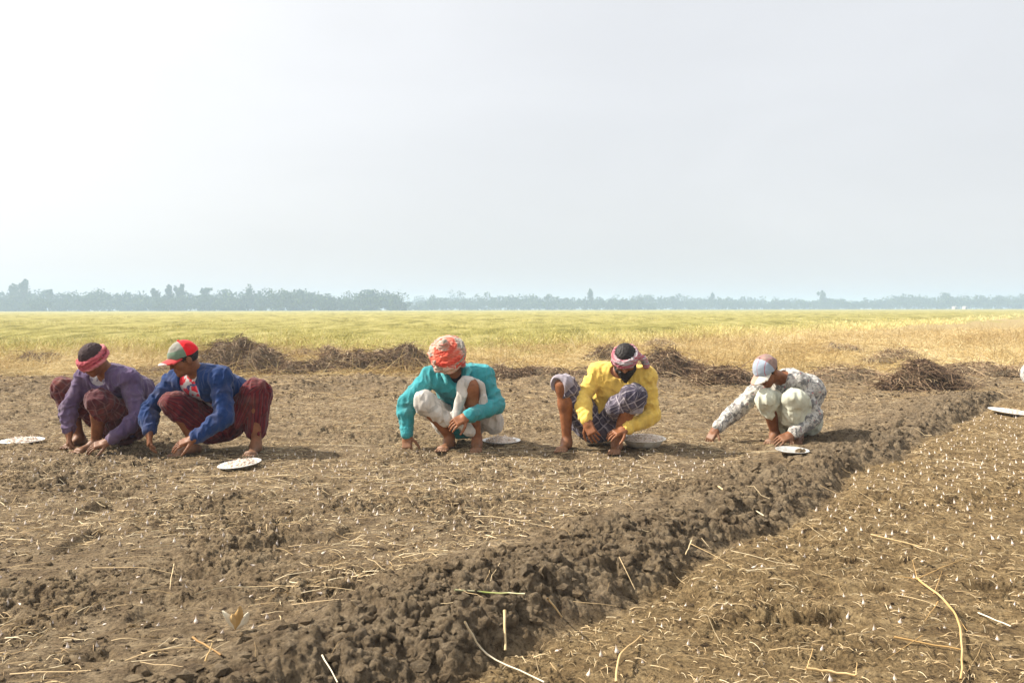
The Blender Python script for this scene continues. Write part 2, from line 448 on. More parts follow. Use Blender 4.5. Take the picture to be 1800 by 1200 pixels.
# ------------------------------------------------------------------ rice field
RICE = [(0, (.10, .10, .02)), (0.3, (.30, .265, .045)), (0.6, (.57, .48, .14)), (0.85, (.72, .61, .27)), (1, (.76, .65, .30))]
MRICE = m_strand('rice_blades', RICE, 0.6)
def rice_tufts(n, y0, y1, power, hgt, wid, nb, sides=2):
    x, y = frustum_points(n, y0, y1, power, 0.8)
    yg = YG(x) + 2.5 * n2(x * .35, y * .2, 12)
    k = (y > yg + rng.normal(0, 1.2, n)); x, y = x[k], y[k]; n = len(x)
    X = np.repeat(x, nb) + rng.normal(0, .05, n * nb) * (1 + y.repeat(nb) * .01); Y = np.repeat(y, nb) + rng.normal(0, .05, n * nb)
    N = n * nb
    a = rng.random(N) * 6.283; el = rng.normal(1.25, 0.2, N)
    D = np.stack([np.cos(a) * np.cos(el), np.sin(a) * np.cos(el), np.sin(el)], 1)
    H = np.repeat(hgt * (0.75 + 0.25 * n2(x * .25, y * .12, 70)) * (0.7 + .5 * rng.random(n)), nb) * (0.7 + .3 * rng.random(N))
    H *= sst(-3, 6, Y - np.repeat(yg[k] if False else (YG(x)), nb)) * 0.5 + 0.5
    bend = np.stack([np.cos(a), np.sin(a), -0.8 * np.ones(N)], 1) * (H * (.1 + .35 * rng.random(N)))[:, None]
    V, Fc, per = strands(np.stack([X, Y, np.zeros(N)], 1), D, H, bend, wid(Y) * (0.6 + .8 * rng.random(N)), 3, sides, 0.75)
    front = 1 - sst(0, 7, Y - (YG(X)))
    t = 0.55 + 0.22 * n2(X * .22, Y * .09, 71) + 0.16 * n2(X * 1.1, Y * .5, 72) + rng.normal(0, .19, N) + 0.02 * X / 1 * (X > 0) * 0.6 + 0.1 * front
    return V, Fc, np.repeat(np.clip(t, 0.02, 1), per)
parts = [rice_tufts(31000, 15.0, 60, 1.2, .52, lambda y: .004 + y * .00016, 7),
         rice_tufts(16000, 55, 260, 1.5, .55, lambda y: .006 + y * .00022, 5)]
V, Fc, A = merge(parts)
tag(new_mesh('rice_plants', V, Fc, MRICE, smooth=False, attrs=dict(tint=A)), 'yellow green ripening rice standing across the whole field', 'rice', kind='stuff')
# the dense leaf layer of the crop
ry = 16.5 * (1.022 ** np.arange(0, 180)); ry = ry[ry < 620]
rt = np.linspace(-1.1, 1.1, 420)
RY, RT = np.meshgrid(ry, rt, indexing='ij'); RX = RT * RY
yg = YG(RX)
RZ = 0.34 * sst(0, 9, RY - yg) + 0.05 * n2(RX * .6, RY * .4, 73) + 0.05 * n2(RX * 2.1, RY * 1.3, 74) - 0.06
RZ = np.where(RY > 40, RZ + 0.06 * sst(40, 90, RY), RZ)
ii = np.arange(RY.size).reshape(RY.shape)
Fq = np.stack([ii[:-1, :-1].ravel(), ii[:-1, 1:].ravel(), ii[1:, 1:].ravel(), ii[1:, :-1].ravel()], 1)
m, nt, b = material('rice_canopy', 0.85, 0.1)
p = pos(nt)
mp = nt.nodes.new('ShaderNodeMapping'); mp.inputs['Scale'].default_value = (1, .35, 1); nt.links.new(p, mp.inputs[0])
c = ramp(nt, noise(nt, .8, 8, 0.75, mp.outputs[0]), [(0.36, (.21, .18, .035)), (0.5, (.48, .405, .115)), (0.64, (.66, .55, .22))])
c2 = mixc(nt, ramp(nt, noise(nt, 14, 3, .7, p), [(.35, (0, 0, 0)), (.65, (1, 1, 1))]), mixc(nt, 1.0, c, (.5, .56, .5), 'MULTIPLY'), c)
darkfar = attr(nt, 'far')
c3 = mixc(nt, darkfar, c2, (.17, .18, .055))
nt.links.new(c3, b.inputs['Base Color'])
bump(nt, b, noise(nt, 9, 4, .8, p), 1.0, 0.15)
fa = sst(330, 420, RY) * (0.75 + .5 * n2(RX * .01, RY * .02, 77))
cano = new_mesh('rice_canopy', np.stack([RX.ravel(), RY.ravel(), RZ.ravel()], 1), Fq, m, attrs=dict(far=np.clip(fa, 0, 1).ravel()))
tag(cano, 'dense yellow green leaf layer of the ripening rice field', 'rice', kind='stuff')

# ------------------------------------------------------------------ far trees
MLEAF, nt, b = material('tree_leaves', .8, .1)
nt.links.new(ramp(nt, attr(nt, 'tint'), [(0, (.028, .05, .018)), (.5, (.05, .085, .03)), (1, (.09, .13, .045))]), b.inputs['Base Color'])
MBARK, nt, b = material('bark', .9, .1)
nt.links.new(ramp(nt, noise(nt, 3, 4, .6, pos(nt)), [(.3, (.07, .05, .035)), (.7, (.16, .125, .09))]), b.inputs['Base Color'])
def leaf_cloud(C, R, n, size, nlob=7):
    """leaf clumps spread through several overlapping lobes of a crown"""
    lob = rng.normal(0, .42, (nlob, 3)) * R; lr = R * (0.35 + .25 * rng.random((nlob, 1)))
    k = rng.integers(0, nlob, n)
    u = rng.normal(0, 1, (n, 3)); u /= np.linalg.norm(u, axis=1, keepdims=True)
    Pc = C + lob[k] + u * lr[k] * (0.45 + .6 * rng.random((n, 1)))
    a = rng.normal(0, 1, (n, 3)); a /= np.linalg.norm(a, axis=1, keepdims=True)
    bb = np.cross(a, rng.normal(0, 1, (n, 3))); bb /= np.linalg.norm(bb, axis=1, keepdims=True)
    s = size * (.5 + rng.random(n))[:, None]
    V = np.stack([Pc - a * s, Pc + bb * s * .7, Pc + a * s, Pc - bb * s * .7], 1).reshape(-1, 3)
    Fc = np.arange(4 * n).reshape(n, 4)
    return V, Fc, np.repeat(rng.random(n), 4)
def trunk_mesh(x, y, h, r, lean=0.0, limbs=4):
    n = 1 + limbs
    base = np.array([[x, y, -0.1]] + [[x + lean * .5, y, h * .5 + .06 * h * i] for i in range(limbs)])
    D = np.array([[lean / h, 0, 1.0]] + [[math.cos(i * 2.3) * .7, math.sin(i * 2.3) * .7, .75] for i in range(limbs)]); D /= np.linalg.norm(D, axis=1, keepdims=True)
    L = np.array([h * .85] + [h * .3] * limbs); W = np.array([r] + [r * .45] * limbs)
    return strands(base, D, L, rng.normal(0, .03 * h, (n, 3)), W, 4, 7, .7)
def wood(spec):
    parts, tr = [], []
    for (px0, px1, dist, step, h0, h1, seed) in spec:
        px = px0
        while px < px1:
            Y = dist * (1 + rng.normal(0, .03)); x = (px - 900) / F_PX * Y
            h = (h0 + (h1 - h0) * (0.5 + .5 * float(n2(np.array([px * .012]), np.array([seed * 1.0]), 80)[0]))) * (.85 + .3 * rng.random())
            edge = min(1, .45 + min(px - px0, px1 - px) / 40.0)
            h *= edge
            C = np.array([x, Y, h * .52]); R = np.array([h * .5 + 1.6, h * .4, h * .52])
            v, f, a = leaf_cloud(C, R, 420, .036 * h + .25, 10)
            v[:, 2] = np.maximum(v[:, 2], 0)
            parts.append((v, f, a))
            px += step * (.6 + .8 * rng.random())
    return merge(parts)
sp = [(-250, 715, 430, 8, 6.5, 11.5, 1), (-250, 700, 470, 10, 8, 11.5, 2), (726, 1150, 560, 7, 7.0, 10.5, 3), (1100, 2050, 640, 7, 6.5, 11.5, 4), (700, 2050, 760, 9, 7, 12, 5)]
V, Fc, A = wood(sp)
tag(new_mesh('far_wood', V, Fc, MLEAF, smooth=False, attrs=dict(tint=A)), 'hazy blue tree belt along the horizon beyond the rice field', 'wood', kind='stuff')
for (px, ptop, Y, w, nm, lab, flat) in [
    (42, 489, 425, 4.2, 'round_tree', 'tallest round crowned tree above the far left end of the hazy tree belt', 1.0),
    (24, 497, 428, 3.6, 'bushy_tree', 'shorter bushy tree just left of the tallest round crowned tree', 1.0),
    (87, 505, 425, 2.6, 'pointed_tree', 'small pointed tree poking out of the belt left of the purple shirted man', 1.0),
    (275, 505, 425, 3.8, 'bushy_tree', 'bushy rounded tree over the belt above the red cap', 1.0),
    (297, 499, 423, 3.0, 'slender_tree', 'slender leafy tree, left one of a close pair behind the red cap', 1.0),
    (318, 500, 423, 3.4, 'slender_tree', 'slender leafy tree, right one of a close pair behind the red cap', 1.0),
    (361, 504, 425, 6.0, 'umbrella_tree', 'flat topped umbrella shaped tree on the far belt right of the red cap', .35),
    (436, 505, 428, 4.2, 'bushy_tree', 'bushy tree above the belt just right of the umbrella shaped tree', 1.0),
    (652, 508, 430, 4.5, 'broad_tree', 'broad tree near the right end of the nearer belt', .8),
    (1038, 508, 555, 2.6, 'pointed_tree', 'pointed tree above the far belt left of the yellow shirted man', 1.0),
    (1252, 516, 630, 2.4, 'pointed_tree', 'small dark pointed tree above the far belt left of the man in patterned shirt', 1.0),
    (1447, 513, 630, 4.2, 'bushy_tree', 'bushy tree above the far belt right of the man in patterned shirt', 1.0),
    (1662, 515, 630, 6.0, 'broad_tree', 'broad tree on the far belt just left of the two pale tiny houses', .7)]:
    x = (px - 900) / F_PX * Y; top = CAM_H + (543 - ptop) / F_PX * Y
    t = empty(nm, (x, Y, 0)); tag(t, lab, 'tree')
    rz_ = w * 1.0 * flat
    v, f, a = leaf_cloud(np.array([0, 0, top - rz_ * 1.0]), np.array([w * .66, w * .66, rz_ * .95]), 620, .55, 8)
    v2, f2, a2 = leaf_cloud(np.array([0, 0, top * .5]), np.array([w * .8, w * .6, top * .42]), 420, .5, 8); v2[:, 2] = np.maximum(v2[:, 2], 0)
    v, f, a = merge([(v, f, a), (v2, f2, a2)])
    new_mesh('crown', v, f, MLEAF, t, smooth=False, attrs=dict(tint=a))
    v, f, per = trunk_mesh(0, 0, top * .8, .28)
    new_mesh('trunk', v, f, MBARK, t)
# two tiny pale houses at the foot of the far belt
MW, nt, b = material('pale_wall', .9, .1); b.inputs['Base Color'].default_value = (.62, .58, .52, 1)
MR, nt, b = material('tin_roof', .6, .3); b.inputs['Base Color'].default_value = (.5, .42, .38, 1)
MD, nt, b = material('dark_opening', .6, .3); b.inputs['Base Color'].default_value = (.05, .05, .05, 1)
def bx(x0, x1, y0, y1, z0, z1):
    v = np.array([(x, y, z) for x in (x0, x1) for y in (y0, y1) for z in (z0, z1)], float)
    f = np.array([[0, 1, 3, 2], [4, 6, 7, 5], [0, 4, 5, 1], [2, 3, 7, 6], [0, 2, 6, 4], [1, 5, 7, 3]])
    return v, f
for px, lab, w in ((1678, 'tiny pale house at the foot of the far trees, left of the pair', 1.9), (1696, 'tiny pale house at the foot of the far trees, right of the pair', 1.6)):
    Y = 560; x = (px - 900) / F_PX * Y
    t = empty('house', (x, Y, 0)); tag(t, lab, 'house')
    v, f = bx(-w / 2, w / 2, -2, 2, 0, 1.7); new_mesh('wall', v, f, MW, t, False)
    v = np.array([(-w / 2 - .3, -2.4, 1.7), (w / 2 + .3, -2.4, 1.7), (w / 2 + .3, 2.4, 1.7), (-w / 2 - .3, 2.4, 1.7), (0, -2.4, 2.3), (0, 2.4, 2.3)])
    new_mesh('roof', v, [np.array([[0, 1, 2, 3], [1, 2, 5, 4], [0, 4, 5, 3]]), np.array([[0, 1, 4], [3, 5, 2]])], MR, t, False)
    v, f = bx(-.45, .45, -2.05, -2.0, .02, 1.4); new_mesh('door', v, f, MD, t, False)

# ------------------------------------------------------------------ the haze
m = bpy.data.materials.new('haze'); m.use_nodes = True; nt = m.node_tree
nt.nodes.clear()
out = nt.nodes.new('ShaderNodeOutputMaterial'); pv = nt.nodes.new('ShaderNodeVolumePrincipled')
pv.inputs['Color'].default_value = (.59, .755, .95, 1); pv.inputs['Density'].default_value = 0.0014
pv.inputs['Anisotropy'].default_value = 0.1
nt.links.new(pv.outputs[0], out.inputs['Volume'])
v, f = bx(-2600, 2600, -70, 1650, -1.4, 16)
tag(new_mesh('haze', v, f, m, smooth=False), kind='stuff')

# ================================================================== people: signed distance fields meshed into one skin
def unit(v):
    v = np.asarray(v, float); return v / (np.linalg.norm(v) + 1e-12)
class Field:
    def __init__(s, lo, hi, h):
        s.h = h; s.lo = np.asarray(lo, float); s.n = np.ceil((np.asarray(hi) - s.lo) / h).astype(int) + 1
        s.F = np.full(s.n, 1.0, np.float32); s.segs = []
    def _win(s, a, b):
        i0 = np.clip(np.floor((a - s.lo) / s.h).astype(int), 0, s.n); i1 = np.clip(np.ceil((b - s.lo) / s.h).astype(int) + 1, 0, s.n)
        if (i1 <= i0).any(): return None
        sl = tuple(slice(p, q) for p, q in zip(i0, i1))
        g = np.meshgrid(*[(s.lo[k] + s.h * np.arange(i0[k], i1[k])).astype(np.float32) for k in range(3)], indexing='ij', sparse=True)
        return sl, g
    def _put(s, sl, d, k, op):
        A = s.F[sl]
        if op == 'sub': d = -d
        if k > 0:
            hh = np.clip(k - np.abs(A - d), 0, None) / k
            q = hh * hh * k * 0.25
        else: q = 0
        s.F[sl] = (np.maximum(A, d) + q) if op in ('sub', 'int') else (np.minimum(A, d) - q)
    def cap(s, a, b, ra, rb=None, k=0.02, op='add', seg=True):
        a = np.asarray(a, float); b = np.asarray(b, float); rb = ra if rb is None else rb
        m = max(ra, rb) + k + 3 * s.h
        w = s._win(np.minimum(a, b) - m, np.maximum(a, b) + m)
        if w is None: return
        sl, (X, Y, Z) = w; ab = b - a; L2 = max(ab @ ab, 1e-9)
        t = np.clip(((X - a[0]) * ab[0] + (Y - a[1]) * ab[1] + (Z - a[2]) * ab[2]) / L2, 0, 1)
        d = np.sqrt((X - a[0] - t * ab[0]) ** 2 + (Y - a[1] - t * ab[1]) ** 2 + (Z - a[2] - t * ab[2]) ** 2) - (ra + (rb - ra) * t)
        s._put(sl, d.astype(np.float32), k, op)
        if seg and op == 'add': s.segs.append((a, b))
    def ell(s, c, r, R=None, k=0.02, op='add', box=0.0):
        """ellipsoid (or rounded box when box>0); R rows = local axes"""
        c = np.asarray(c, float); r = np.asarray(r, float); R = np.eye(3) if R is None else R
        m = np.abs(R).T @ r + k + 3 * s.h + (box * 1.0)
        w = s._win(c - m, c + m)
        if w is None: return
        sl, (X, Y, Z) = w
        q = [(X - c[0]) * R[i][0] + (Y - c[1]) * R[i][1] + (Z - c[2]) * R[i][2] for i in range(3)]
        if box > 0:
            e = [np.maximum(np.abs(q[i]) - (r[i] - box), 0) for i in range(3)]
            ins = np.minimum(np.maximum(np.maximum(np.abs(q[0]) - (r[0] - box), np.abs(q[1]) - (r[1] - box)), np.abs(q[2]) - (r[2] - box)), 0)
            d = np.sqrt(e[0] ** 2 + e[1] ** 2 + e[2] ** 2) + ins - box
        else:
            k0 = np.sqrt(sum((q[i] / r[i]) ** 2 for i in range(3))); k1 = np.sqrt(sum((q[i] / r[i] ** 2) ** 2 for i in range(3))) + 1e-6
            d = k0 * (k0 - 1) / k1
        s._put(sl, d.astype(np.float32), k, op)
    def torus(s, c, R, a, b, rh, rv, k=0.006):
        """ring in local xy plane (axes R rows), radii a,b; section rh (radial) rv (axial)"""
        m = np.abs(R).T @ np.array([a + rh, b + rh, rv]) + k + 3 * s.h
        w = s._win(c - m, c + m)
        if w is None: return
        sl, (X, Y, Z) = w
        q = [(X - c[0]) * R[i][0] + (Y - c[1]) * R[i][1] + (Z - c[2]) * R[i][2] for i in range(3)]
        rr = np.sqrt((q[0] / a) ** 2 + (q[1] / b) ** 2); d1 = (rr - 1) * (a * b) / np.sqrt((b * q[0] / (rr * a + 1e-6)) ** 2 / a ** 0 * 1 + (a * q[1] / (rr * b + 1e-6)) ** 2 + 1e-9) if False else (rr - 1) * min(a, b)
        k0 = np.sqrt((d1 / rh) ** 2 + (q[2] / rv) ** 2)
        d = (k0 - 1) * min(rh, rv)
        s._put(sl, d.astype(np.float32), k, 'add')
    def plane(s, c, n, k=0.0):
        """keep the side where (p-c).n < 0"""
        n = unit(n); g = np.meshgrid(*[(s.lo[i] + s.h * np.arange(s.n[i])).astype(np.float32) for i in range(3)], indexing='ij', sparse=True)
        d = (g[0] - c[0]) * n[0] + (g[1] - c[1]) * n[1] + (g[2] - c[2]) * n[2]
        s._put((slice(None),) * 3, d.astype(np.float32), k, 'int')
    def wrinkle(s, amp, freq, seed=0, aniso=(1, 1, 1), ridge=False, sel=None):
        idx = np.argwhere(np.abs(s.F) < amp * 2.5 + s.h * 1.5)
        p = s.lo + idx * s.h
        v = n3(p * freq * np.array(aniso), seed) + 0.5 * n3(p * freq * 2.1 * np.array(aniso), seed + 1)
        if ridge: v = 0.8 - 2.2 * np.abs(v)
        if sel is not None: v = v * sel(p)
        s.F[tuple(idx.T)] -= (amp * v).astype(np.float32)
    def folds(s, a, b, amp, n, seed=0, reach=.2):
        """sleeve folds: rings around the segment a-b"""
        idx = np.argwhere(np.abs(s.F) < amp * 2.5 + s.h * 1.5)
        p = s.lo + idx * s.h; ab = b - a; L = np.linalg.norm(ab); t = (p - a) @ ab / L ** 2
        r = np.linalg.norm(p - a - np.clip(t, 0, 1)[:, None] * ab, axis=1)
        w = (1 - sst(reach * .6, reach, r)) * sst(-.12, .05, t) * (1 - sst(.95, 1.12, t))
        ph = t * n * 6.283 + 2.6 * n3(p * 13, seed) + 1.4 * n3(p * 30, seed + 5)
        v = np.sin(ph); v = np.where(v > 0, v, v * .5) * (.4 + .8 * np.clip(n3(p * 9, seed + 2) + .5, 0, 1))
        s.F[tuple(idx.T)] -= (amp * v * w).astype(np.float32)
    def mesh(s):
        F = s.F; h = s.h
        S = F < 0
        c = np.zeros(np.array(F.shape) - 1, np.uint8)
        sl = [slice(0, -1), slice(1, None)]
        for i in (0, 1):
            for j in (0, 1):
                for k in (0, 1): c += S[sl[i], sl[j], sl[k]]
        cells = np.argwhere((c > 0) & (c < 8)); N = len(cells)
        mp = np.full(c.shape, -1, np.int32); mp[tuple(cells.T)] = np.arange(N)
        acc = np.zeros((N, 3)); cnt = np.zeros(N)
        cor = [np.array([i, j, k]) for i in (0, 1) for j in (0, 1) for k in (0, 1)]
        val = {tuple(q): F[tuple((cells + q).T)] for q in cor}
        for q in cor:
            for ax in range(3):
                if q[ax] == 0:
                    q2 = q.copy(); q2[ax] = 1
                    fa, fb = val[tuple(q)], val[tuple(q2)]
                    x = (fa < 0) != (fb < 0); t = np.where(x, fa / np.where(x, fa - fb, 1), 0)
                    e = np.zeros((N, 3)) + q; e[:, ax] = t
                    acc += e * x[:, None]; cnt += x
        V = s.lo + h * (cells + acc / cnt[:, None])
        Q = []
        for ax in range(3):
            a = [slice(None)] * 3; b = [slice(None)] * 3; a[ax] = slice(0, -1); b[ax] = slice(1, None)
            X = S[tuple(a)] != S[tuple(b)]
            o1, o2 = [(1, 2), (2, 0), (0, 1)][ax]
            e = np.argwhere(X); e = e[(e[:, o1] > 0) & (e[:, o2] > 0)]
            e = e[(e[:, o1] < F.shape[o1] - 1) & (e[:, o2] < F.shape[o2] - 1)]
            d1 = np.zeros(3, int); d1[o1] = 1; d2 = np.zeros(3, int); d2[o2] = 1
            q = np.stack([mp[tuple((e - d1 - d2).T)], mp[tuple((e - d2).T)], mp[tuple(e.T)], mp[tuple((e - d1).T)]], 1)
            flip = ~S[tuple(e.T)]
            q[flip] = q[flip][:, ::-1]
            Q.append(q)
        return V, np.concatenate(Q)
    def uv(s, V):
        """along/around coordinates (metres) of the nearest limb"""
        best = np.full(len(V), 1e9); U = np.zeros((len(V), 3))
        for i, (a, b) in enumerate(s.segs):
            ab = b - a; L = np.linalg.norm(ab)
            if L < 1e-4: continue
            t = np.clip((V - a) @ ab / L ** 2, 0, 1); r = V - a - t[:, None] * ab; d = np.linalg.norm(r, axis=1)
            e1 = unit(np.cross(ab, [0.3, 0.1, 1.0])); e2 = np.cross(ab / L, e1)
            an = np.arctan2(r @ e1, r @ e2) * 0.085
            k = d < best; best[k] = d[k]
            U[k, 0] = (t * L)[k]; U[k, 1] = an[k]; U[k, 2] = i
        return U

def frame(f, u):
    """rows: right (x), forward (y), up (z)"""
    f = unit(f); u = np.asarray(u, float); r = unit(np.cross(f, u)); u = np.cross(r, f)
    return np.array([r, f, u])

def hand(fd, W, d, n, curl, side, spread=0.10, thumb=0.5, sc=1.0, pinch=0):
    """W wrist, d towards the fingers, n out of the palm's back; side +1 thumb on +s"""
    d = unit(d); n = unit(n - d * (np.asarray(n) @ d)); sd = np.cross(d, n) * side
    pl = 0.088 * sc
    fd.ell(W + d * pl * .52, (0.038 * sc, 0.052 * sc, 0.0145 * sc), np.array([sd, d, n]), .012, box=.012)
    fd.cap(W - d * .02, W + d * .02, .0235 * sc, .024 * sc, .02, seg=False)
    Ls = [.072, .080, .074, .058]
    for i in range(4):
        o = (1.5 - i) * .0205 * sc
        a = W + d * (pl * (.95 if i in (1, 2) else .88)) + sd * o
        ang = math.atan2(-n @ d, 1) + 0
        dirn = unit(d + sd * spread * (1.5 - i))
        segs = [.46, .31, .25]; rr = [.0088, .0080, .0072, .0062]
        cu = curl[i] if hasattr(curl, '__len__') else curl
        for j in range(3):
            th = cu * (.75 if j == 0 else 1.0)
            dirn = unit(dirn * math.cos(th) - n * math.sin(th) * 1.0)
            b = a + dirn * Ls[i] * segs[j] * sc
            fd.cap(a, b, rr[j] * sc, rr[j + 1] * sc, .0035, seg=False)
            nn = unit(n * math.cos(th) + dirn * math.sin(th)); n_keep = nn
            a = b
    a = W + d * .022 * sc + sd * .028 * sc - n * .006
    td = unit(d * .62 + sd * .72 - n * .25)
    for j, (L, r0, r1) in enumerate(((.044, .0135, .0105), (.034, .0105, .009), (.027, .009, .007))):
        b = a + td * L * sc
        fd.cap(a, b, r0 * sc, r1 * sc, .010 if j == 0 else .003, seg=False); a = b
        td = unit(td + (d * .35 - sd * .42 * thumb - n * .45 * thumb) * .9)

def foot(fd, ankle, d, z0=0.0, sc=1.0):
    d = unit(np.array([d[0], d[1], 0.0])); s = np.array([-d[1], d[0], 0.0])
    A = np.array([ankle[0], ankle[1], z0])
    heel = A - d * .045 + [0, 0, .032]; fd.cap(heel, A + d * .02 + [0, 0, .045], .030, .033, .03, seg=False)
    ball = A + d * .125 + [0, 0, .022]
    fd.cap(A + d * .02 + [0, 0, .045], ball, .033, .022, .03, seg=False)
    fd.cap(ankle, A + d * .01 + [0, 0, .05], .033, .033, .03, seg=False)
    fd.cap(ball - s * .028, ball + s * .026, .019, .019, .02, seg=False)
    for i, (o, L, r) in enumerate(((-.036, .045, .0125), (-.016, .042, .0095), (0.001, .038, .009), (.018, .032, .0085), (.033, .026, .008))):
        p = ball + s * o - [0, 0, .008]; fd.cap(p, p + d * L - [0, 0, .003], r, r * .9, .006, seg=False)

def torso(fd, J, e=0.0, k=0.06, belly=0.0):
    P0, M, N, sL, sR, hL, hR = (J[q] for q in ('pel', 'mid', 'neck', 'shL', 'shR', 'hipL', 'hipR'))
    fd.cap(hL, hR, .105 + e, None, k)
    fd.cap(P0, M, .108 + e, .105 + e, k)
    C = M * .35 + (sL + sR) * .325
    fd.cap(M, C, .105 + e, .112 + e, k)
    u = unit(sL - sR)
    for sg, S in ((1, sL), (-1, sR)):
        fd.cap(M + u * sg * .055, C * .5 + S * .5 - u * sg * .02, .085 + e, .085 + e, k)
        fd.cap(C + u * sg * .04, S, .085 + e, .056 + e, k)
        fd.cap(N + (P0 - N) * .04, S, .048 + e, .052 + e, .05)

def arm(fd, S, E, W, e=0.0, cut=1.0, k=0.025):
    We = E + (W - E) * cut
    fd.cap(S, E, .053 + e, .040 + e, k)
    m = E + (W - E) * .3
    fd.cap(E, m, .039 + e, .042 + e, k)
    fd.cap(m, We, .042 + e, (.026 if cut >= 1 else .030) + e * .8, k)

def leg(fd, H, K, A, e=0.0, k=0.03):
    fd.cap(H, K, .088 + e, .052 + e, k)
    fd.cap(K, K + (A - K) * .08, .050 + e, .050 + e, k)
    back = unit(H - K - (A - K) * ((H - K) @ (A - K)) / ((A - K) @ (A - K))) * .016
    m = K + (A - K) * .35 + back
    fd.cap(K, m, .052 + e, .055 + e, k); fd.cap(m, A, .055 + e, .031 + e, k)

SKULL = dict(r=(.076, .094, .10))
def head(fd, C, R, J, e=0.0):
    r, f, u = R
    fd.ell(C + u * .028 - f * .008, (.074 + e, .092 + e, .082 + e), R, .02)
    fd.ell(C - u * .030 + f * .020, (.058 + e, .070 + e, .078 + e), R, .03)
    fd.cap(C - u * .085 + f * .058, C - u * .088 + f * .066, .024, .022, .03, seg=False)       # chin
    fd.cap(C - u * .03 + f * .05 + r * .042, C - u * .012 + f * .066 + r * .035, .018, .016, .02, seg=False)
    fd.cap(C - u * .03 + f * .05 - r * .042, C - u * .012 + f * .066 - r * .035, .018, .016, .02, seg=False)
    fd.cap(C + u * .030 + f * .082 - r * .03, C + u * .030 + f * .082 + r * .03, .011, None, .014, seg=False)   # brow
    for sg in (1, -1):
        fd.ell(C + u * .010 + f * .096 + r * sg * .031, (.017, .014, .011), R, .012, 'sub')
        fd.ell(C - u * .005 - f * .006 + r * sg * .078, (.008, .020, .031), R, .008)            # ear
    fd.cap(C + u * .014 + f * .090, C - u * .024 + f * .108, .007, .011, .010, seg=False)        # nose
    for sg in (1, -1): fd.cap(C - u * .026 + f * .098 + r * sg * .010, C - u * .027 + f * .096 + r * sg * .013, .007, None, .006, seg=False)
    fd.cap(C - u * .052 + f * .086 - r * .018, C - u * .052 + f * .086 + r * .018, .0075, None, .006, seg=False)
    fd.cap(C - u * .064 + f * .083 - r * .015, C - u * .064 + f * .083 + r * .015, .0080, None, .006, seg=False)
    fd.cap(J['neck'] + (J['pel'] - J['neck']) * .06, C - u * .05 - f * .025, .056, .053, .035, seg=False)

# ------------------------------------------------------------------ cloth and skin materials
def m_skin(name, dark=1.0):
    m, nt, b = material(name, .55, .35)
    p = nt.nodes.new('ShaderNodeTexCoord').outputs['Object']
    c = ramp(nt, noise(nt, 22, 4, .6, p), [(.3, (.19 * dark, .070 * dark, .028 * dark)), (.7, (.33 * dark, .130 * dark, .054 * dark))])
    # soil dust on feet and fingers
    c = mixc(nt, math_(nt, 'MULTIPLY', attr(nt, 'dust'), noise(nt, 60, 3, .6, p)), c, (.20, .15, .10))
    nt.links.new(c, b.inputs['Base Color'])
    b.inputs['Subsurface Weight'].default_value = .06; b.inputs['Subsurface Radius'].default_value = (.6, .3, .2); b.inputs['Subsurface Scale'].default_value = .01
    bump(nt, b, noise(nt, 90, 3, .6, p), .25, .003)
    return m
def cloth(name, cfun, rough=.9, weave=True):
    m, nt, b = material(name, rough, .12)
    a = nt.nodes.new('ShaderNodeAttribute'); a.attribute_name = 'cuv'
    p = nt.nodes.new('ShaderNodeTexCoord').outputs['Object']
    c = cfun(nt, a.outputs['Vector'], p)
    c = mixc(nt, 1.0, c, ramp(nt, noise(nt, 7, 5, .6, p), [(.3, (.78, .76, .74)), (.7, (1.12, 1.12, 1.12))]), 'MULTIPLY')
    if isinstance(c, tuple): b.inputs['Base Color'].default_value = (*c, 1)
    else: nt.links.new(c, b.inputs['Base Color'])
    c = mixc(nt, math_(nt, 'MULTIPLY', ramp(nt, noise(nt, 5.5, 6, .7, p, .4), [(.50, (0, 0, 0)), (.74, (1, 1, 1))]), .30), c, (.20, .15, .10))
    nt.links.new(c, b.inputs['Base Color'])
    b.inputs['Sheen Weight'].default_value = .15
    bump(nt, b, noise(nt, 45, 5, .65, p), .35, .006)
    return m
def sep(nt, v):
    s = nt.nodes.new('ShaderNodeSeparateXYZ'); nt.links.new(v, s.inputs[0]); return s.outputs
def stripe(nt, x, per, duty, off=0.0):
    fr = math_(nt, 'FRACT', math_(nt, 'ADD', math_(nt, 'DIVIDE', x, per), off + 50.0))
    return math_(nt, 'LESS_THAN', fr, duty)
def plain(c):
    return lambda nt, v, p: ramp(nt, noise(nt, 30, 3, .6, p), [(.3, tuple(q * .9 for q in c)), (.7, tuple(min(.9, q * 1.08) for q in c))])
def plaid(base, c1, c2, per=.05, thin=.014):
    def f(nt, v, p):
        s = sep(nt, v)
        c = mixc(nt, math_(nt, 'MULTIPLY', stripe(nt, s[0], per, .45), .55), base, c1)
        c = mixc(nt, math_(nt, 'MULTIPLY', stripe(nt, s[1], per, .4, .3), .5), c, c1)
        c = mixc(nt, math_(nt, 'MULTIPLY', stripe(nt, s[0], per, thin / per, .7), .75), c, c2)
        return mixc(nt, math_(nt, 'MULTIPLY', stripe(nt, s[1], per, thin / per, .1), .75), c, c2)
    return f
def stripes(base, c1, c2, per=.03):
    def f(nt, v, p):
        s = sep(nt, v)
        c = mixc(nt, math_(nt, 'MULTIPLY', stripe(nt, s[1], per, .35), .7), base, c1)
        return mixc(nt, math_(nt, 'MULTIPLY', stripe(nt, s[1], per * 2, .12, .6), .8), c, c2)
    return f
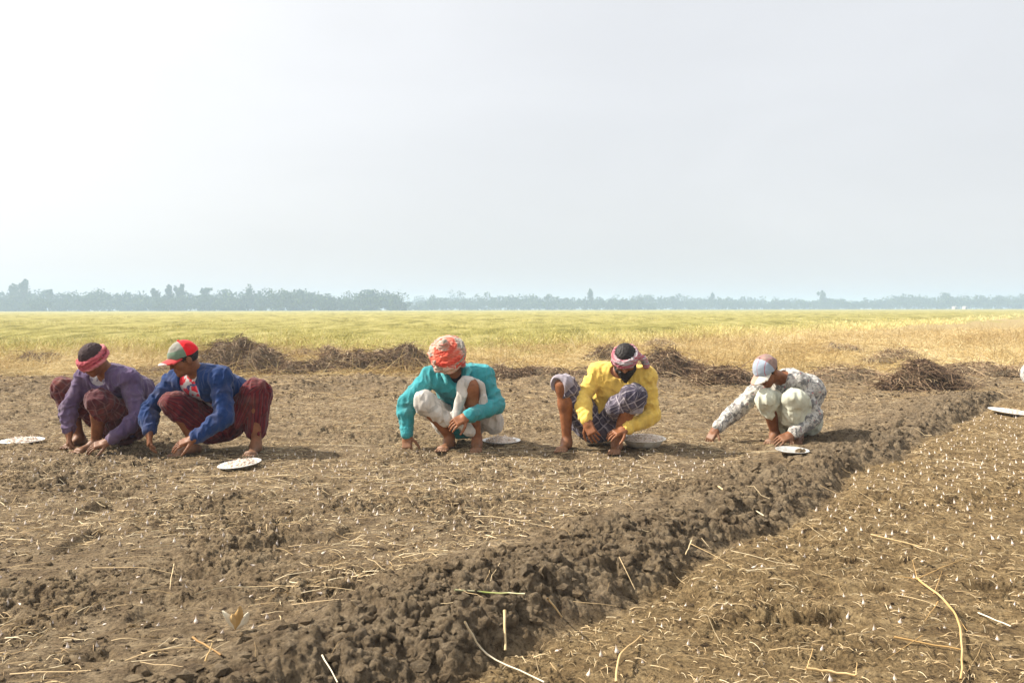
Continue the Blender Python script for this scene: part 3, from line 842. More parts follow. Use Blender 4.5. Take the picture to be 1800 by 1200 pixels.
def blotch(base, cols, scale=22, thr=.52):
    def f(nt, v, p):
        c = base
        for i, (q, th) in enumerate(cols):
            mp = nt.nodes.new('ShaderNodeMapping'); mp.inputs['Location'].default_value = (i * 3.1, i * 1.7, i); nt.links.new(p, mp.inputs[0])
            c = mixc(nt, ramp(nt, noise(nt, scale * (1 + .3 * i), 2, .5, mp.outputs[0], .6), [(th, (0, 0, 0)), (th + .04, (1, 1, 1))]), c, q)
        return c
    return f
def bands(stops, per=.02, axis=2):
    """folded scarf: irregular stripes along one local axis"""
    def f(nt, v, p):
        mp = nt.nodes.new('ShaderNodeMapping'); sc = [3.0, 3.0, 3.0]; sc[axis] = 1 / per; mp.inputs['Scale'].default_value = sc; nt.links.new(v, mp.inputs[0])
        return ramp(nt, noise(nt, 1.0, 2, .5, mp.outputs[0], .3), stops)
    return f
def panels(front, back, edge=None, th=0.0):
    """two coloured cap: panels split on the local forward axis"""
    def f(nt, v, p):
        s = sep(nt, v)
        k = math_(nt, 'GREATER_THAN', math_(nt, 'ADD', s[1], math_(nt, 'MULTIPLY', s[0], th)), 0.012)
        return mixc(nt, k, back, front)
    return f

SKIN = m_skin('skin_brown'); SKIN2 = m_skin('skin_dark_brown', .8)
HAIR, nt, b = material('black_hair', .6, .3); b.inputs['Base Color'].default_value = (.018, .014, .012, 1)
EYE, nt, b = material('eye', .25, .5); b.inputs['Base Color'].default_value = (.30, .27, .24, 1)

def cloth_part(name, fd, mat, parent, org, local=None):
    V, Q = fd.mesh()
    if local is not None:
        C, R = local; U = (V - C) @ np.asarray(R).T
    else: U = fd.uv(V)
    return new_mesh(name, V, Q, mat, parent, attrs=dict(cuv=U), origin=org)

def bounds(pts, pad):
    pts = np.array(pts); return pts.min(0) - pad, pts.max(0) + pad

def person(D):
    J = {k: np.asarray(v, float) for k, v in D['J'].items()}
    R = frame(D['look'], D.get('up', (0, 0, 1))); C = J['head']
    org = np.array([J['pel'][0], J['pel'][1], 0.0])
    allp = [J[k] for k in J]
    lo, hi = bounds(allp, .2); lo[2] = -.03
    fd = Field(lo, hi, .0032)
    torso(fd, J, 0)
    for s in 'LR':
        arm(fd, J['sh' + s], J['el' + s], J['wr' + s])
        leg(fd, J['hip' + s], J['kn' + s], J['an' + s])
        foot(fd, J['an' + s], D['toe' + s], gz(*J['an' + s][:2]) * .5)
        hd = D['hand' + s]
        hand(fd, J['wr' + s] + (J['wr' + s] - J['el' + s]) * .04, hd['d'], hd['n'], hd.get('curl', .3), hd.get('side', 1), hd.get('spread', .1), hd.get('thumb', .5))
    head(fd, C, R, J)
    V, Q = fd.mesh()
    dust = np.clip(1 - V[:, 2] / .12, 0, 1)
    body = new_mesh('person', V, Q, D.get('skin', SKIN), attrs=dict(dust=dust), origin=org)
    tag(body, D['label'], 'person', D.get('group'))
    r, f, u = R
    for sg in (1, -1):
        g = Field(C - .14, C + .14, .003); g.ell(C + u * .010 + f * .079 + r * sg * .031, (.013, .0115, .0095), R, 0)
        cloth_part('eye', g, EYE, body, org, (C, R))
    D['build'](body, org, J, C, R)
    return body

def hair_part(body, org, C, R, e=.007, low=-.02, mat=None):
    r, f, u = R
    g = Field(C - .16, C + .16, .003)
    g.ell(C + u * .030 - f * .012, (.075 + e, .090 + e, .083 + e), R, 0)
    g.plane(C + u * low + f * .01, -(u * .9 - f * .45))
    g.wrinkle(.003, 90, 3)
    return cloth_part('hair', g, mat or HAIR, body, org, (C, R))

def shirt_field(J, lo, hi, e=.014, cut=(.93, .93), h=.0042):
    g = Field(lo, hi, h)
    torso(g, J, e)
    for s, c in zip('LR', cut): arm(g, J['sh' + s], J['el' + s], J['wr' + s], e, c)
    for i, s in enumerate('LR'):
        S, E, W = J['sh' + s], J['el' + s], J['wr' + s]
        g.folds(S, E, .0055, 3.4, i * 7 + 1, .13); g.folds(E, E + (W - E) * .95, .005, 3.6, i * 7 + 3, .10)
    C = (J['mid'] + J['neck']) / 2
    g.wrinkle(.006, 14, 20, (1, 1, .6)); g.wrinkle(.0065, 19, 24, (1, 1, .45), True)
    return g
def lungi_field(J, lo, hi, e=.022, upto=(1.0, 1.0), extra=(), k=.05, h=.0042):
    g = Field(lo, hi, h)
    g.cap(J['hipL'], J['hipR'], .118 + e * .5, None, .05)
    for s, c in zip('LR', upto):
        H, K = J['hip' + s], J['kn' + s]
        g.cap(H, H + (K - H) * c, .095 + e, .064 + e, k)
    for ex in extra: g.cap(ex[0], ex[1], ex[2], ex[3] if len(ex) > 3 else ex[2], ex[4] if len(ex) > 4 else .03)
    for i, s in enumerate('LR'):
        H, K = J['hip' + s], J['kn' + s]
        g.folds(H, K, .007, 3.5, i * 5 + 40, .2)
    g.wrinkle(.008, 11, 33, (1, 1, 1)); g.wrinkle(.009, 17, 35, (1, 1, .45), True)
    return g

def cap_part(body, org, C, R, mcrown, mbrim, medge=None, tilt=0.0, e=.013):
    """baseball cap on the head frame: crown with button, curved brim with an edge"""
    r, f, u = R
    g = Field(C - .22, C + .22, .003)
    cc = C + u * .034 - f * .006
    g.ell(cc, (.077 + e, .094 + e, .088 + e), R, 0)
    g.plane(cc - u * .004, -(u + f * .02))
    g.cap(cc + u * (.087 + e), cc + u * (.090 + e), .008, None, .004, seg=False)
    g.wrinkle(.003, 26, 5)
    cr = cloth_part('cap_crown', g, mcrown, body, org, (C, R))
    g = Field(C - .26, C + .26, .003)
    for i in range(-7, 8):                       # brim of fine ribs: longer in the middle, bent down at the sides
        x = i * .0098; ln = .080 * math.sqrt(max(.05, 1 - (i / 8.4) ** 2)); dz = -.018 * (i / 7) ** 2
        yb = math.sqrt(max(0, 1 - (x / .088) ** 2)) * .10
        a = cc + r * x + f * (yb - .02) + u * (dz + .004); b = cc + r * x * 1.02 + f * (yb + ln) + u * (dz - .008)
        g.cap(a, b, .0062, .0055, .014, seg=False)
    br = cloth_part('cap_brim', g, mbrim, body, org, (C, R))
    return cr, br

def band_part(body, org, C, R, mat, lift=.02, tilts=((0, 0), (.10, .012), (-.12, -.012)), rh=.013, rv=.019, a=.084, b=.101, name='headscarf', extra=None, down=0.0):
    r, f, u = R
    g = Field(C - .24, C + .24, .003)
    for i, (t, dz) in enumerate(tilts):
        uu = unit(u + r * t + f * (.12 * t) - f * .0); R2 = frame(f - uu * (f @ uu), uu)
        g.torus(C + u * (lift + dz) - f * .006, R2, a, b, rh, rv, .004)
    if extra: extra(g)
    g.wrinkle(.004, 30, 8, (1, 1, 2.2), True); g.wrinkle(.002, 70, 9)
    return cloth_part(name, g, mat, body, org, (C, R))

# ================================================================== the five workers (and one at the frame's edge)
def V3(*a): return np.array(a, float)
def joints(**k): return {q: (P(*v) if len(v) == 3 else np.array(v)) for q, v in k.items()}
def clo(J, pad=.16):
    lo, hi = bounds(list(J.values()), pad); lo[2] = -.02; return lo, hi

SHIRT1 = cloth('purple_cloth', plain((.115, .078, .155)))
LUNGI1 = cloth('maroon_check_cloth', plaid((.13, .026, .024), (.055, .02, .03), (.20, .09, .08), .06, .008))
BAND1 = cloth('pink_red_scarf', bands([(.30, (.30, .035, .05)), (.5, (.52, .10, .13)), (.68, (.66, .25, .25)), (.8, (.38, .05, .07))], .022))
GREYT = cloth('pale_grey_cloth', blotch((.45, .44, .48), [((.22, .20, .28), .58)], 30))
DARKT = cloth('dark_vest_cloth', plain((.03, .028, .035)))
HAIR1, nt, b = material('dusty_hair', .8, .2); b.inputs['Base Color'].default_value = (.055, .035, .035, 1)

def b1(body, org, J, C, R):
    lo, hi = clo(J)
    hair_part(body, org, C, R, .008, -.01, HAIR1)
    band_part(body, org, C, R, BAND1, .012, ((0, .022), (.10, .006), (-.08, -.014), (.02, -.026)), .017, .017, .082, .100)
    g = shirt_field(J, lo, hi, .016, (.94, .92))
    nk = J['neck']; ch = J['mid'] * .3 + nk * .7
    f = unit(C - nk); f = unit(V3(-.62, -.75, -.1))
    g.ell(nk + f * .10 - V3(0, 0, .02), (.075, .10, .08), None, .01, 'sub')
    cloth_part('shirt', g, SHIRT1, body, org)
    g = Field(lo, hi, .004); torso(g, J, .003); g.wrinkle(.002, 25, 3)
    cloth_part('undershirt', g, GREYT, body, org)
    ex = [(J['knL'] + V3(.0, 0, 0), J['knL'] * .72 + J['anL'] * .28 + V3(.03, .02, 0), .072, .075), (J['knR'], J['knR'] * .6 + J['anR'] * .4, .072, .07),
          (J['hipL'] * .5 + J['knL'] * .5 - V3(0, 0, .05), J['pel'] - V3(-.02, .08, .06), .09, .10)]
    cloth_part('lungi', lungi_field(J, lo, hi, .022, (1, 1), ex), LUNGI1, body, org)

J1 = joints(pel=(220, 742, 6.22), mid=(236, 688, 6.24), neck=(190, 652, 6.0), head=(163, 630, 5.88), shL=(226, 664, 5.92), shR=(152, 662, 6.06),
            elL=(245, 732, 5.84), wrL=(192, 773, 5.76), elR=(120, 714, 6.0), wrR=(121, 756, 5.94), hipL=(232, 742, 6.17), hipR=(200, 742, 6.26),
            knL=(172, 702, 5.80), anL=(168, 776, 5.93), knR=(110, 680, 6.14), anR=(140, 768, 6.18))
person(dict(J=J1, look=V3(-.34, -.72, -.62), skin=SKIN2, toeL=V3(-.5, -.8, 0), toeR=V3(-.1, -1, 0), build=b1,
            handL=dict(d=V3(-.85, -.35, -.25), n=V3(-.1, -.55, .8), curl=.35, side=-1, spread=.05), handR=dict(d=V3(.12, -.25, -.9), n=V3(-.75, -.55, .1), curl=[.55, .5, .5, .5], side=1),
            label='leftmost squatting man, faded purple shirt, pink red scarf tied round his head', group='men squatting in the field planting cloves'))

BLUE = cloth('blue_cloth', plain((.013, .038, .135)))
CHEST2 = cloth('white_red_shirt_cloth', blotch((.62, .60, .60), [((.70, .03, .05), .50), ((.10, .10, .22), .60)], 13))
LUNGI2 = cloth('red_striped_cloth', stripes((.135, .016, .020), (.040, .012, .022), (.17, .055, .05), .03))
CAP2F = cloth('red_and_grey_cap_cloth', lambda nt, v, p: (lambda s: mixc(nt, math_(nt, 'GREATER_THAN', s[1], 0.004), (.78, .012, .022), mixc(nt, math_(nt, 'GREATER_THAN', s[2], .085), (.16, .24, .17), (.30, .29, .25))))(sep(nt, v)))
BRIM2 = cloth('red_brim_cloth', lambda nt, v, p: (lambda s: mixc(nt, math_(nt, 'GREATER_THAN', math_(nt, 'ADD', s[1], math_(nt, 'MULTIPLY', math_(nt, 'MULTIPLY', s[0], s[0]), 6.0)), .158), (.72, .06, .07), (.75, .60, .56)))(sep(nt, v)))
def b2(body, org, J, C, R):
    lo, hi = clo(J)
    hair_part(body, org, C, R, .006, -.045)
    cap_part(body, org, C, R, CAP2F, BRIM2, e=.016)
    g = shirt_field(J, lo, hi, .022, (.95, .93))
    f = unit(V3(-.72, -.68, -.05))
    top, bot = J['neck'], J['mid'] * .75 + J['pel'] * .25
    g.cap(top + f * .13 + V3(0, 0, .03), bot + f * .19, .060, .10, .012, 'sub')
    g.ell(J['neck'] + f * .07, (.08, .08, .06), None, .01, 'sub')
    cloth_part('jacket', g, BLUE, body, org)
    g = Field(lo, hi, .004); torso(g, J, .005); g.wrinkle(.002, 25, 3); cloth_part('inner_shirt', g, CHEST2, body, org)
    kL, aL, kR, aR = J['knL'], J['anL'], J['knR'], J['anR']
    ex = [(kL, kL * .25 + aL * .75 + V3(-.02, .03, 0), .078, .075, .04), (kL + V3(-.04, 0, -.03), kL * .35 + aL * .65 + V3(-.13, .0, -.0), .06, .035, .05),
          (kL + V3(.0, .05, -.05), aL + V3(-.04, .12, .06), .085, .07, .05),
          (kR, kR * .55 + aR * .45 + V3(.06, .05, 0), .07, .055, .04), (J['hipR'] * .4 + kR * .6 - V3(0, 0, .03), J['pel'] - V3(.02, .12, .05), .08, .08, .06)]
    cloth_part('lungi', lungi_field(J, lo, hi, .024, (1, 1), ex), LUNGI2, body, org)
J2 = joints(pel=(384, 742, 6.02), mid=(402, 690, 6.0), neck=(350, 655, 5.82), head=(324, 630, 5.72), shL=(388, 664, 5.70), shR=(309, 668, 5.90),
            elL=(394, 732, 5.60), wrL=(342, 768, 5.48), elR=(261, 720, 5.80), wrR=(262, 757, 5.68), hipL=(398, 742, 6.03), hipR=(370, 742, 6.0),
            knL=(452, 686, 5.82), anL=(450, 776, 5.80), knR=(304, 708, 5.70), anR=(338, 770, 5.80))
person(dict(J=J2, look=V3(-.70, -.60, -.34), skin=SKIN2, toeL=V3(.0, -1, 0), toeR=V3(-.5, -.8, 0), build=b2,
            handL=dict(d=V3(-.85, -.25, -.32), n=V3(-.15, -.45, .85), curl=.28, side=-1, spread=.06), handR=dict(d=V3(.18, -.35, -.9), n=V3(-.8, -.5, .1), curl=[.5, .5, .45, .4], side=1),
            label='squatting man in dark blue jacket and red peaked cap with striped maroon lungi', group='men squatting in the field planting cloves'))

TEAL = cloth('teal_cloth', plain((.050, .31, .345)))
TEAL_LIT = cloth('sunlit_teal_cloth', plain((.10, .43, .46)))  # collar copy of the teal, sunlight on it painted as a lighter colour
WHITE3 = cloth('white_lungi_cloth', blotch((.60, .57, .52), [((.44, .42, .38), .58)], 9))
TURB = cloth('orange_red_turban_cloth', bands([(.28, (.55, .035, .025)), (.46, (.70, .12, .07)), (.51, (.64, .38, .30)), (.55, (.26, .28, .24)), (.61, (.66, .44, .37)), (.7, (.58, .06, .05))], .05, 2))
TURB2 = cloth('pale_check_scarf_cloth', blotch((.60, .42, .34), [((.33, .30, .24), .55), ((.70, .20, .15), .57)], 20))
def b3(body, org, J, C, R):
    lo, hi = clo(J); r, f, u = R
    hair_part(body, org, C, R, .004, -.04)
    def extra(g):
        g.ell(C + u * .058 - f * .01, (.122, .126, .090), R, .01)
        g.cap(C + u * .125 + r * .02, C + u * .175 - r * .0, .045, .024, .02, seg=False)
        g.cap(C + u * .05 + r * .105, C + u * .02 + r * .15 + f * -.02, .020, .010, .01, seg=False)
        g.cap(C + u * .075 - r * .085 + f * .03, C - u * .075 - r * .095 - f * .0, .036, .026, .012, seg=False)
        g.cap(C + u * .105 - r * .02 + f * .07, C + u * .06 - r * .105 + f * .05, .024, .018, .004, seg=False)
    band_part(body, org, C, R, TURB, .02, ((0, .05), (.30, .03), (-.34, .025), (.12, .0)), .024, .022, .112, .120, 'turban', extra)
    g = Field(C - .24, C + .24, .003)
    g.ell(C + f * .030 + u * .010, (.108, .112, .084), R, .01)
    g.cap(C + f * .125 + u * .05 - r * .06, C + f * .13 + u * .02 + r * .06, .022, None, .012, seg=False)
    g.cap(C + f * .105 + u * .075 + r * .07, C + f * .12 + u * .03 - r * .06, .018, .016, .006, seg=False)
    g.wrinkle(.006, 26, 4, (1, 1, 2), True)
    cloth_part('face_scarf', g, TURB2, body, org, (C, R))
    g = shirt_field(J, lo, hi, .019, (.96, .90))
    nk = J['neck']
    g.cap(nk + V3(-.012, -.105, .05), nk + V3(.006, -.125, -.12), .070, .030, .006, 'sub')
    # placket
    p0, p1 = J['neck'] + V3(.01, -.115, -.08), J['mid'] + V3(.02, -.15, -.03)
    g.cap(p0, p1, .016, .018, .006, seg=False)
    cloth_part('shirt', g, TEAL, body, org)
    g = Field(nk - .25, nk + .2, .003)
    for sg in (1, -1):
        g.cap(nk + V3(sg * .085, .0, .06), nk + V3(sg * .098, -.11, .035), .016, .020, .01); g.cap(nk + V3(sg * .098, -.11, .035), nk + V3(sg * .066, -.165, -.05), .022, .010, .01)
        g.cap(nk + V3(sg * .075, .0, .055), nk + V3(0, .075, .065), .015, None, .01)
    g.wrinkle(.003, 40, 2)
    cloth_part('collar', g, TEAL_LIT, body, org)
    for s in 'LR':
        W, E = J['wr' + s], J['el' + s]; d = unit(W - E); c = E + (W - E) * (.90 if s == 'L' else .96) - d * .03
        g = Field(c - .1, c + .1, .003); g.cap(c, c + d * .035, .047, .047, 0); g.wrinkle(.002, 60, 3); cloth_part('cuff', g, TEAL, body, org)
    g = Field(lo, hi, .005); torso(g, J, .003); cloth_part('undershirt', g, DARKT, body, org)
    kL, kR, aL, aR = J['knL'], J['knR'], J['anL'], J['anR']
    g = Field(lo, hi, .004)
    g.cap(J['hipL'], J['hipR'], .125, None, .05)
    g.cap(J['hipR'], kR, .10, .066, .05)
    g.cap(J['hipL'], kL + (J['hipL'] - kL) * .06, .12, .088, .05)
    g.cap(kR + V3(.02, .02, -.02), J['hipR'] * .3 + kR * .7 + V3(.10, -.03, -.11), .06, .03, .07)
    g.cap(kR + V3(.0, .03, -.06), P(800, 742, 5.86), .05, .03, .06)
    g.cap(P(842, 700, 6.0), P(866, 742, 6.12), .10, .085, .05)
    g.cap(kL + V3(-.035, -.0, .02), P(800, 730, 5.80), .05, .028, .03)                # edge of cloth hanging from the knee
    g.cap(kL + V3(.055, .02, .0), P(852, 715, 5.84), .035, .028, .03)
    g.cap(P(797, 735, 5.84), P(826, 757, 5.86), .045, .04, .05)
    g.ell(kL * .55 + aL * .45 + V3(.012, -.115, .10), (.062, .11, .150), None, .02, 'sub')
    g.wrinkle(.008, 12, 33); g.wrinkle(.009, 17, 35, (1, 1, .4), True)
    cloth_part('lungi', g, WHITE3, body, org)
J3 = joints(pel=(808, 738, 6.22), mid=(806, 690, 6.22), neck=(803, 657, 6.02), head=(788, 628, 5.88), shL=(849, 660, 5.98), shR=(757, 663, 6.02),
            elL=(872, 711, 5.93), wrL=(822, 731, 5.74), elR=(713, 708, 6.0), wrR=(715, 763, 5.95), hipL=(828, 738, 6.18), hipR=(788, 738, 6.18),
            knL=(827, 679, 5.84), anL=(838, 770, 5.93), knR=(744, 702, 5.84), anR=(790, 768, 5.98))
person(dict(J=J3, look=V3(-.10, -.66, -.72), up=(0, 0, 1), toeL=V3(.0, -1, 0), toeR=V3(-.3, -.9, 0), build=b3,
            handL=dict(d=V3(-.82, -.35, -.38), n=V3(-.1, -.75, .6), curl=[.35, .45, .5, .6], side=-1), handR=dict(d=V3(.05, -.32, -.93), n=V3(-.25, -.88, .35), curl=[.3, .35, .4, .45], side=-1),
            label='squatting man in teal shirt with orange red turban wound over his face and white lungi', group='men squatting in the field planting cloves'))

YEL = cloth('yellow_cloth', plain((.84, .58, .13)))
LUNGI4 = cloth('blue_grey_check_cloth', plaid((.115, .10, .135), (.035, .030, .06), (.42, .38, .42), .055, .009))
BAND4 = cloth('pink_grey_check_scarf', bands([(.28, (.24, .30, .31)), (.42, (.46, .40, .42)), (.49, (.46, .09, .13)), (.57, (.42, .26, .30)), (.66, (.26, .33, .34)), (.76, (.50, .14, .18))], .028))
def b4(body, org, J, C, R):
    lo, hi = clo(J); r, f, u = R
    hair_part(body, org, C, R, .008, -.03)
    def extra(g):
        g.cap(C + u * .02 - r * .09 - f * .02, C - u * .01 - r * .135 - f * .03, .030, .020, .01, seg=False)
        g.cap(C - u * .01 - r * .13 - f * .03, C - u * .07 - r * .15 - f * .03, .020, .026, .01, seg=False)
        g.cap(C - u * .01 + r * .095, C - u * .04 + r * .09, .012, .010, .01, seg=False)
    band_part(body, org, C, R, BAND4, .030, ((.12, .016), (-.16, .006), (.02, -.014)), .016, .020, .083, .100, 'headscarf', extra)
    g = Field(C - .2, C + .2, .003)
    g.ell(C - u * .062 + f * .036, (.062, .068, .060), R, .02)
    for sg in (1, -1): g.cap(C - u * .02 + f * .015 + r * sg * .066, C - u * .06 + f * .04 + r * sg * .055, .018, .022, .02, seg=False)
    g.cap(C - u * .10 + f * .07, C - u * .135 + f * .075, .036, .018, .03, seg=False)
    g.cap(C - u * .040 + f * .090 - r * .026, C - u * .040 + f * .090 + r * .026, .010, None, .01, seg=False)
    g.ell(C - u * .010 + f * .075, (.055, .06, .028), R, .01, 'sub')
    g.wrinkle(.004, 80, 5)
    cloth_part('beard', g, HAIR, body, org, (C, R))
    g = shirt_field(J, lo, hi, .015, (.95, .95))
    g.ell(J['neck'] + V3(.0, -.08, .02), (.085, .09, .06), None, .01, 'sub')
    cloth_part('shirt', g, YEL, body, org)
    kL, kR, aL, aR = J['knL'], J['knR'], J['anL'], J['anR']
    ex = [(kL + V3(0, 0, -.0), kL * .8 + aL * .2 + V3(.03, 0, 0), .07, .062, .04), (J['hipL'] * .35 + kL * .65 + V3(-.06, .02, -.02), kL + V3(-.15, .05, -.09), .07, .03, .06),
          (kL + V3(.03, 0, -.02), kL + V3(-.13, .03, -.10), .05, .03, .05), (kR * .5 + J['hipR'] * .5, J['pel'] + V3(-.02, -.08, -.05), .09, .09, .06)]
    g = lungi_field(J, lo, hi, .022, (1, 1), ex); g.ell(kR + V3(-.055, -.07, -.045), (.065, .075, .10), None, .01, 'sub')
    cloth_part('lungi', g, LUNGI4, body, org)
J4 = joints(pel=(1052, 742, 6.14), mid=(1072, 694, 6.12), neck=(1090, 655, 5.98), head=(1099, 633, 5.84), shL=(1136, 661, 5.94), shR=(1050, 655, 6.02),
            elL=(1147, 731, 5.92), wrL=(1100, 754, 5.78), elR=(1023, 703, 5.92), wrR=(1031, 741, 5.76), hipL=(1072, 742, 6.12), hipR=(1036, 742, 6.14),
            knL=(1112, 696, 5.76), anL=(1084, 775, 5.88), knR=(989, 676, 5.88), anR=(996, 774, 5.94))
person(dict(J=J4, look=V3(-.16, -.80, -.56), toeL=V3(-.25, -.95, 0), toeR=V3(-.35, -.93, 0), build=b4,
            handL=dict(d=V3(-.86, -.40, -.22), n=V3(-.1, -.4, .85), curl=.3, side=-1, spread=.05), handR=dict(d=V3(.38, -.40, -.82), n=V3(-.5, -.75, .3), curl=[.35, .4, .45, .5], side=1),
            label='squatting bearded man in yellow long sleeved shirt with pink grey scarf round his black hair', group='men squatting in the field planting cloves'))

PATT = cloth('grey_patterned_cloth', blotch((.56, .54, .49), [((.20, .20, .20), .51), ((.34, .32, .30), .55), ((.55, .12, .14), .68)], 26))
PALEG = cloth('pale_green_cloth', plain((.60, .61, .49)))
CAP5 = cloth('blue_grey_cap_cloth', lambda nt, v, p: (lambda s: mixc(nt, stripe(nt, s[0], .05, .08, .2), mixc(nt, math_(nt, 'GREATER_THAN', s[1], .005), (.30, .20, .17), (.36, .43, .52)), (.40, .14, .18)))(sep(nt, v)))
BRIM5 = cloth('pale_brim_cloth', lambda nt, v, p: (lambda s: mixc(nt, math_(nt, 'GREATER_THAN', s[0], -.01), (.68, .64, .56), (.56, .30, .23)))(sep(nt, v)))
def b5(body, org, J, C, R):
    lo, hi = clo(J); r, f, u = R
    hair_part(body, org, C, R, .004, -.04)
    cap_part(body, org, C, R, CAP5, BRIM5, e=.015)
    g = shirt_field(J, lo, hi, .018, (.95, .92))
    g.ell(J['neck'] + V3(-.05, -.05, .02), (.07, .07, .06), None, .01, 'sub')
    cloth_part('shirt', g, PATT, body, org)
    kL, kR, aL, aR = J['knL'], J['knR'], J['anL'], J['anR']
    ex = [(kL, kL * .45 + aL * .55 + V3(0, .02, 0), .070, .066, .04), (kL, kL * .4 + aL * .6 + V3(-.05, .05, 0), .05, .03, .03), (kR, kR * .65 + aR * .35, .064, .060, .03),
          (kL * .6 + aL * .4 + V3(-.02, 0, 0), kR * .4 + aR * .6 + V3(.10, .02, 0), .05, .03, .05), (J['pel'], aL + V3(.06, .15, .10), .11, .08, .06)]
    cloth_part('lungi', lungi_field(J, lo, hi, .020, (1, 1), ex), PALEG, body, org)
J5 = joints(pel=(1404, 738, 6.46), mid=(1414, 690, 6.45), neck=(1380, 667, 6.30), head=(1348, 654, 6.18), shL=(1401, 670, 6.20), shR=(1338, 680, 6.42),
            elL=(1432, 731, 6.16), wrL=(1392, 764, 6.02), elR=(1300, 716, 6.38), wrR=(1259, 754, 6.30), hipL=(1415, 738, 6.40), hipR=(1388, 738, 6.46),
            knL=(1396, 703, 6.04), anL=(1402, 768, 6.16), knR=(1346, 702, 6.14), anR=(1362, 764, 6.28))
person(dict(J=J5, look=V3(-.66, -.42, -.66), skin=SKIN2, toeL=V3(-.4, -.9, 0), toeR=V3(-.5, -.8, 0), build=b5,
            handL=dict(d=V3(-.88, -.25, -.3), n=V3(-.15, -.6, .7), curl=[.35, .4, .5, .55], side=-1), handR=dict(d=V3(-.55, -.2, -.8), n=V3(-.6, -.5, .5), curl=[.3, .4, .45, .5], side=-1),
            label='squatting man in grey patterned shirt and blue grey cap reaching one arm to the soil', group='men squatting in the field planting cloves'))

# ------------------------------------------------------------------ plates and the basin
ENAM, nt, b = material('white_enamel', .3, .5)
nt.links.new(ramp(nt, noise(nt, 12, 5, .7, nt.nodes.new('ShaderNodeTexCoord').outputs['Object']), [(.3, (.55, .52, .47)), (.5, (.80, .79, .76))]), b.inputs['Base Color'])
CREAMM, nt, b = material('cream_enamel', .4, .4)
nt.links.new(ramp(nt, noise(nt, 12, 5, .7, nt.nodes.new('ShaderNodeTexCoord').outputs['Object']), [(.3, (.45, .36, .24)), (.55, (.80, .76, .66))]), b.inputs['Base Color'])
STEEL, nt, b = material('dull_aluminium', .38, .5)
b.inputs['Metallic'].default_value = .25
nt.links.new(ramp(nt, noise(nt, 14, 5, .7, nt.nodes.new('ShaderNodeTexCoord').outputs['Object']), [(.3, (.32, .30, .27)), (.6, (.62, .61, .58))]), b.inputs['Base Color'])
CLOVE, nt, b = material('garlic_skin', .55, .3)
nt.links.new(ramp(nt, attr(nt, 'h'), [(0, (.50, .38, .27)), (.45, (.70, .62, .54)), (1, (.66, .52, .44))]), b.inputs['Base Color'])
def lathe(prof, n=48):
    a = np.arange(n) * 2 * math.pi / n
    V = np.array([[r * math.cos(t), r * math.sin(t), z] for r, z in prof for t in a])
    F = [[i * n + j, i * n + (j + 1) % n, (i + 1) * n + (j + 1) % n, (i + 1) * n + j] for i in range(len(prof) - 1) for j in range(n)]
    return V, np.array(F)
def clove_mesh(bend=.15):
    prof = [(.0005, 0), (.0055, .001), (.0088, .007), (.0090, .012), (.0062, .020), (.0030, .027), (.0014, .035), (.0003, .043)]
    V, F = lathe(prof, 8)
    V[:, 0] += bend * (V[:, 2] / .043) ** 2 * .03
    V[:, 1] *= .8
    return V, F, np.clip(V[:, 2] / .043, 0, 1)
cvV, cvF, cvH = clove_mesh()
def clove_pile(name, label, c, rad, rise, n, parent_rot, dx=0.0):
    """cloves heaped in a dish"""
    a = rng.random(n) * 6.283; q = np.sqrt(rng.random(n)) * rad
    z = rise * (1 - (q / rad) ** 2) * (.4 + .6 * rng.random(n))
    C0 = np.stack([q * np.cos(a), q * np.sin(a), z], 1)
    B = np.repeat((cvV - [0, 0, .015])[None], n, 0)
    th = rng.random(n) * 6.283; ph = 1.2 + rng.normal(0, .3, n)
    y = B[..., 1] * np.cos(ph)[:, None] - B[..., 2] * np.sin(ph)[:, None]; zz = B[..., 1] * np.sin(ph)[:, None] + B[..., 2] * np.cos(ph)[:, None]
    x = B[..., 0]
    X = x * np.cos(th)[:, None] - y * np.sin(th)[:, None]; Y = x * np.sin(th)[:, None] + y * np.cos(th)[:, None]
    V = (np.stack([X, Y, zz], 2) + C0[:, None]).reshape(-1, 3)
    F = (cvF[None] + (np.arange(n) * len(cvV))[:, None, None]).reshape(-1, 4)
    # solid bed of cloves under the loose ones
    bv, bf = lathe([(rad * 1.02, .0), (rad * .9, rise * .2), (rad * .6, rise * .55), (rad * .3, rise * .8), (.001, rise * .85)], 40)
    bf = bf + len(V); V = np.concatenate([V, bv]); F = np.concatenate([F, bf])
    o = new_mesh(name, V, F, CLOVE, attrs=dict(h=np.concatenate([np.tile(cvH, n), np.full(len(bv), .3)])))
    o.location = c; o.rotation_euler = parent_rot
    tag(o, label, 'garlic cloves', kind='stuff'); return o
def dish(name, label, c, rad, depth, rot, mat, cat, group=None):
    pr = [(.002, .002), (rad * .62, .002), (rad * .70, .004), (rad * .86, depth * .75), (rad * .93, depth * .94), (rad * .985, depth), (rad, depth - .0015), (rad * .985, depth - .004),
          (rad * .93, depth * .94 - .004), (rad * .87, depth * .72 - .003), (rad * .71, 0.0), (rad * .62, -.002), (.002, -.002)]
    V, F = lathe(pr, 64)
    o = new_mesh(name, V, F[:, ::-1], mat); o.location = c; o.rotation_euler = rot
    tag(o, label, cat, group); return o
def at_ground(px, py, lift=0.02):
    Y = 5.9
    for _ in range(20):
        x = (px - 900) / F_PX * Y; z = float(surf(np.array([x]), np.array([Y]))[0]) + lift
        Y = (CAM_H - z) * F_PX / (py - 543)
    return np.array([(px - 900) / F_PX * Y, Y, z])
GR = 'white dishes of garlic cloves set on the soil'
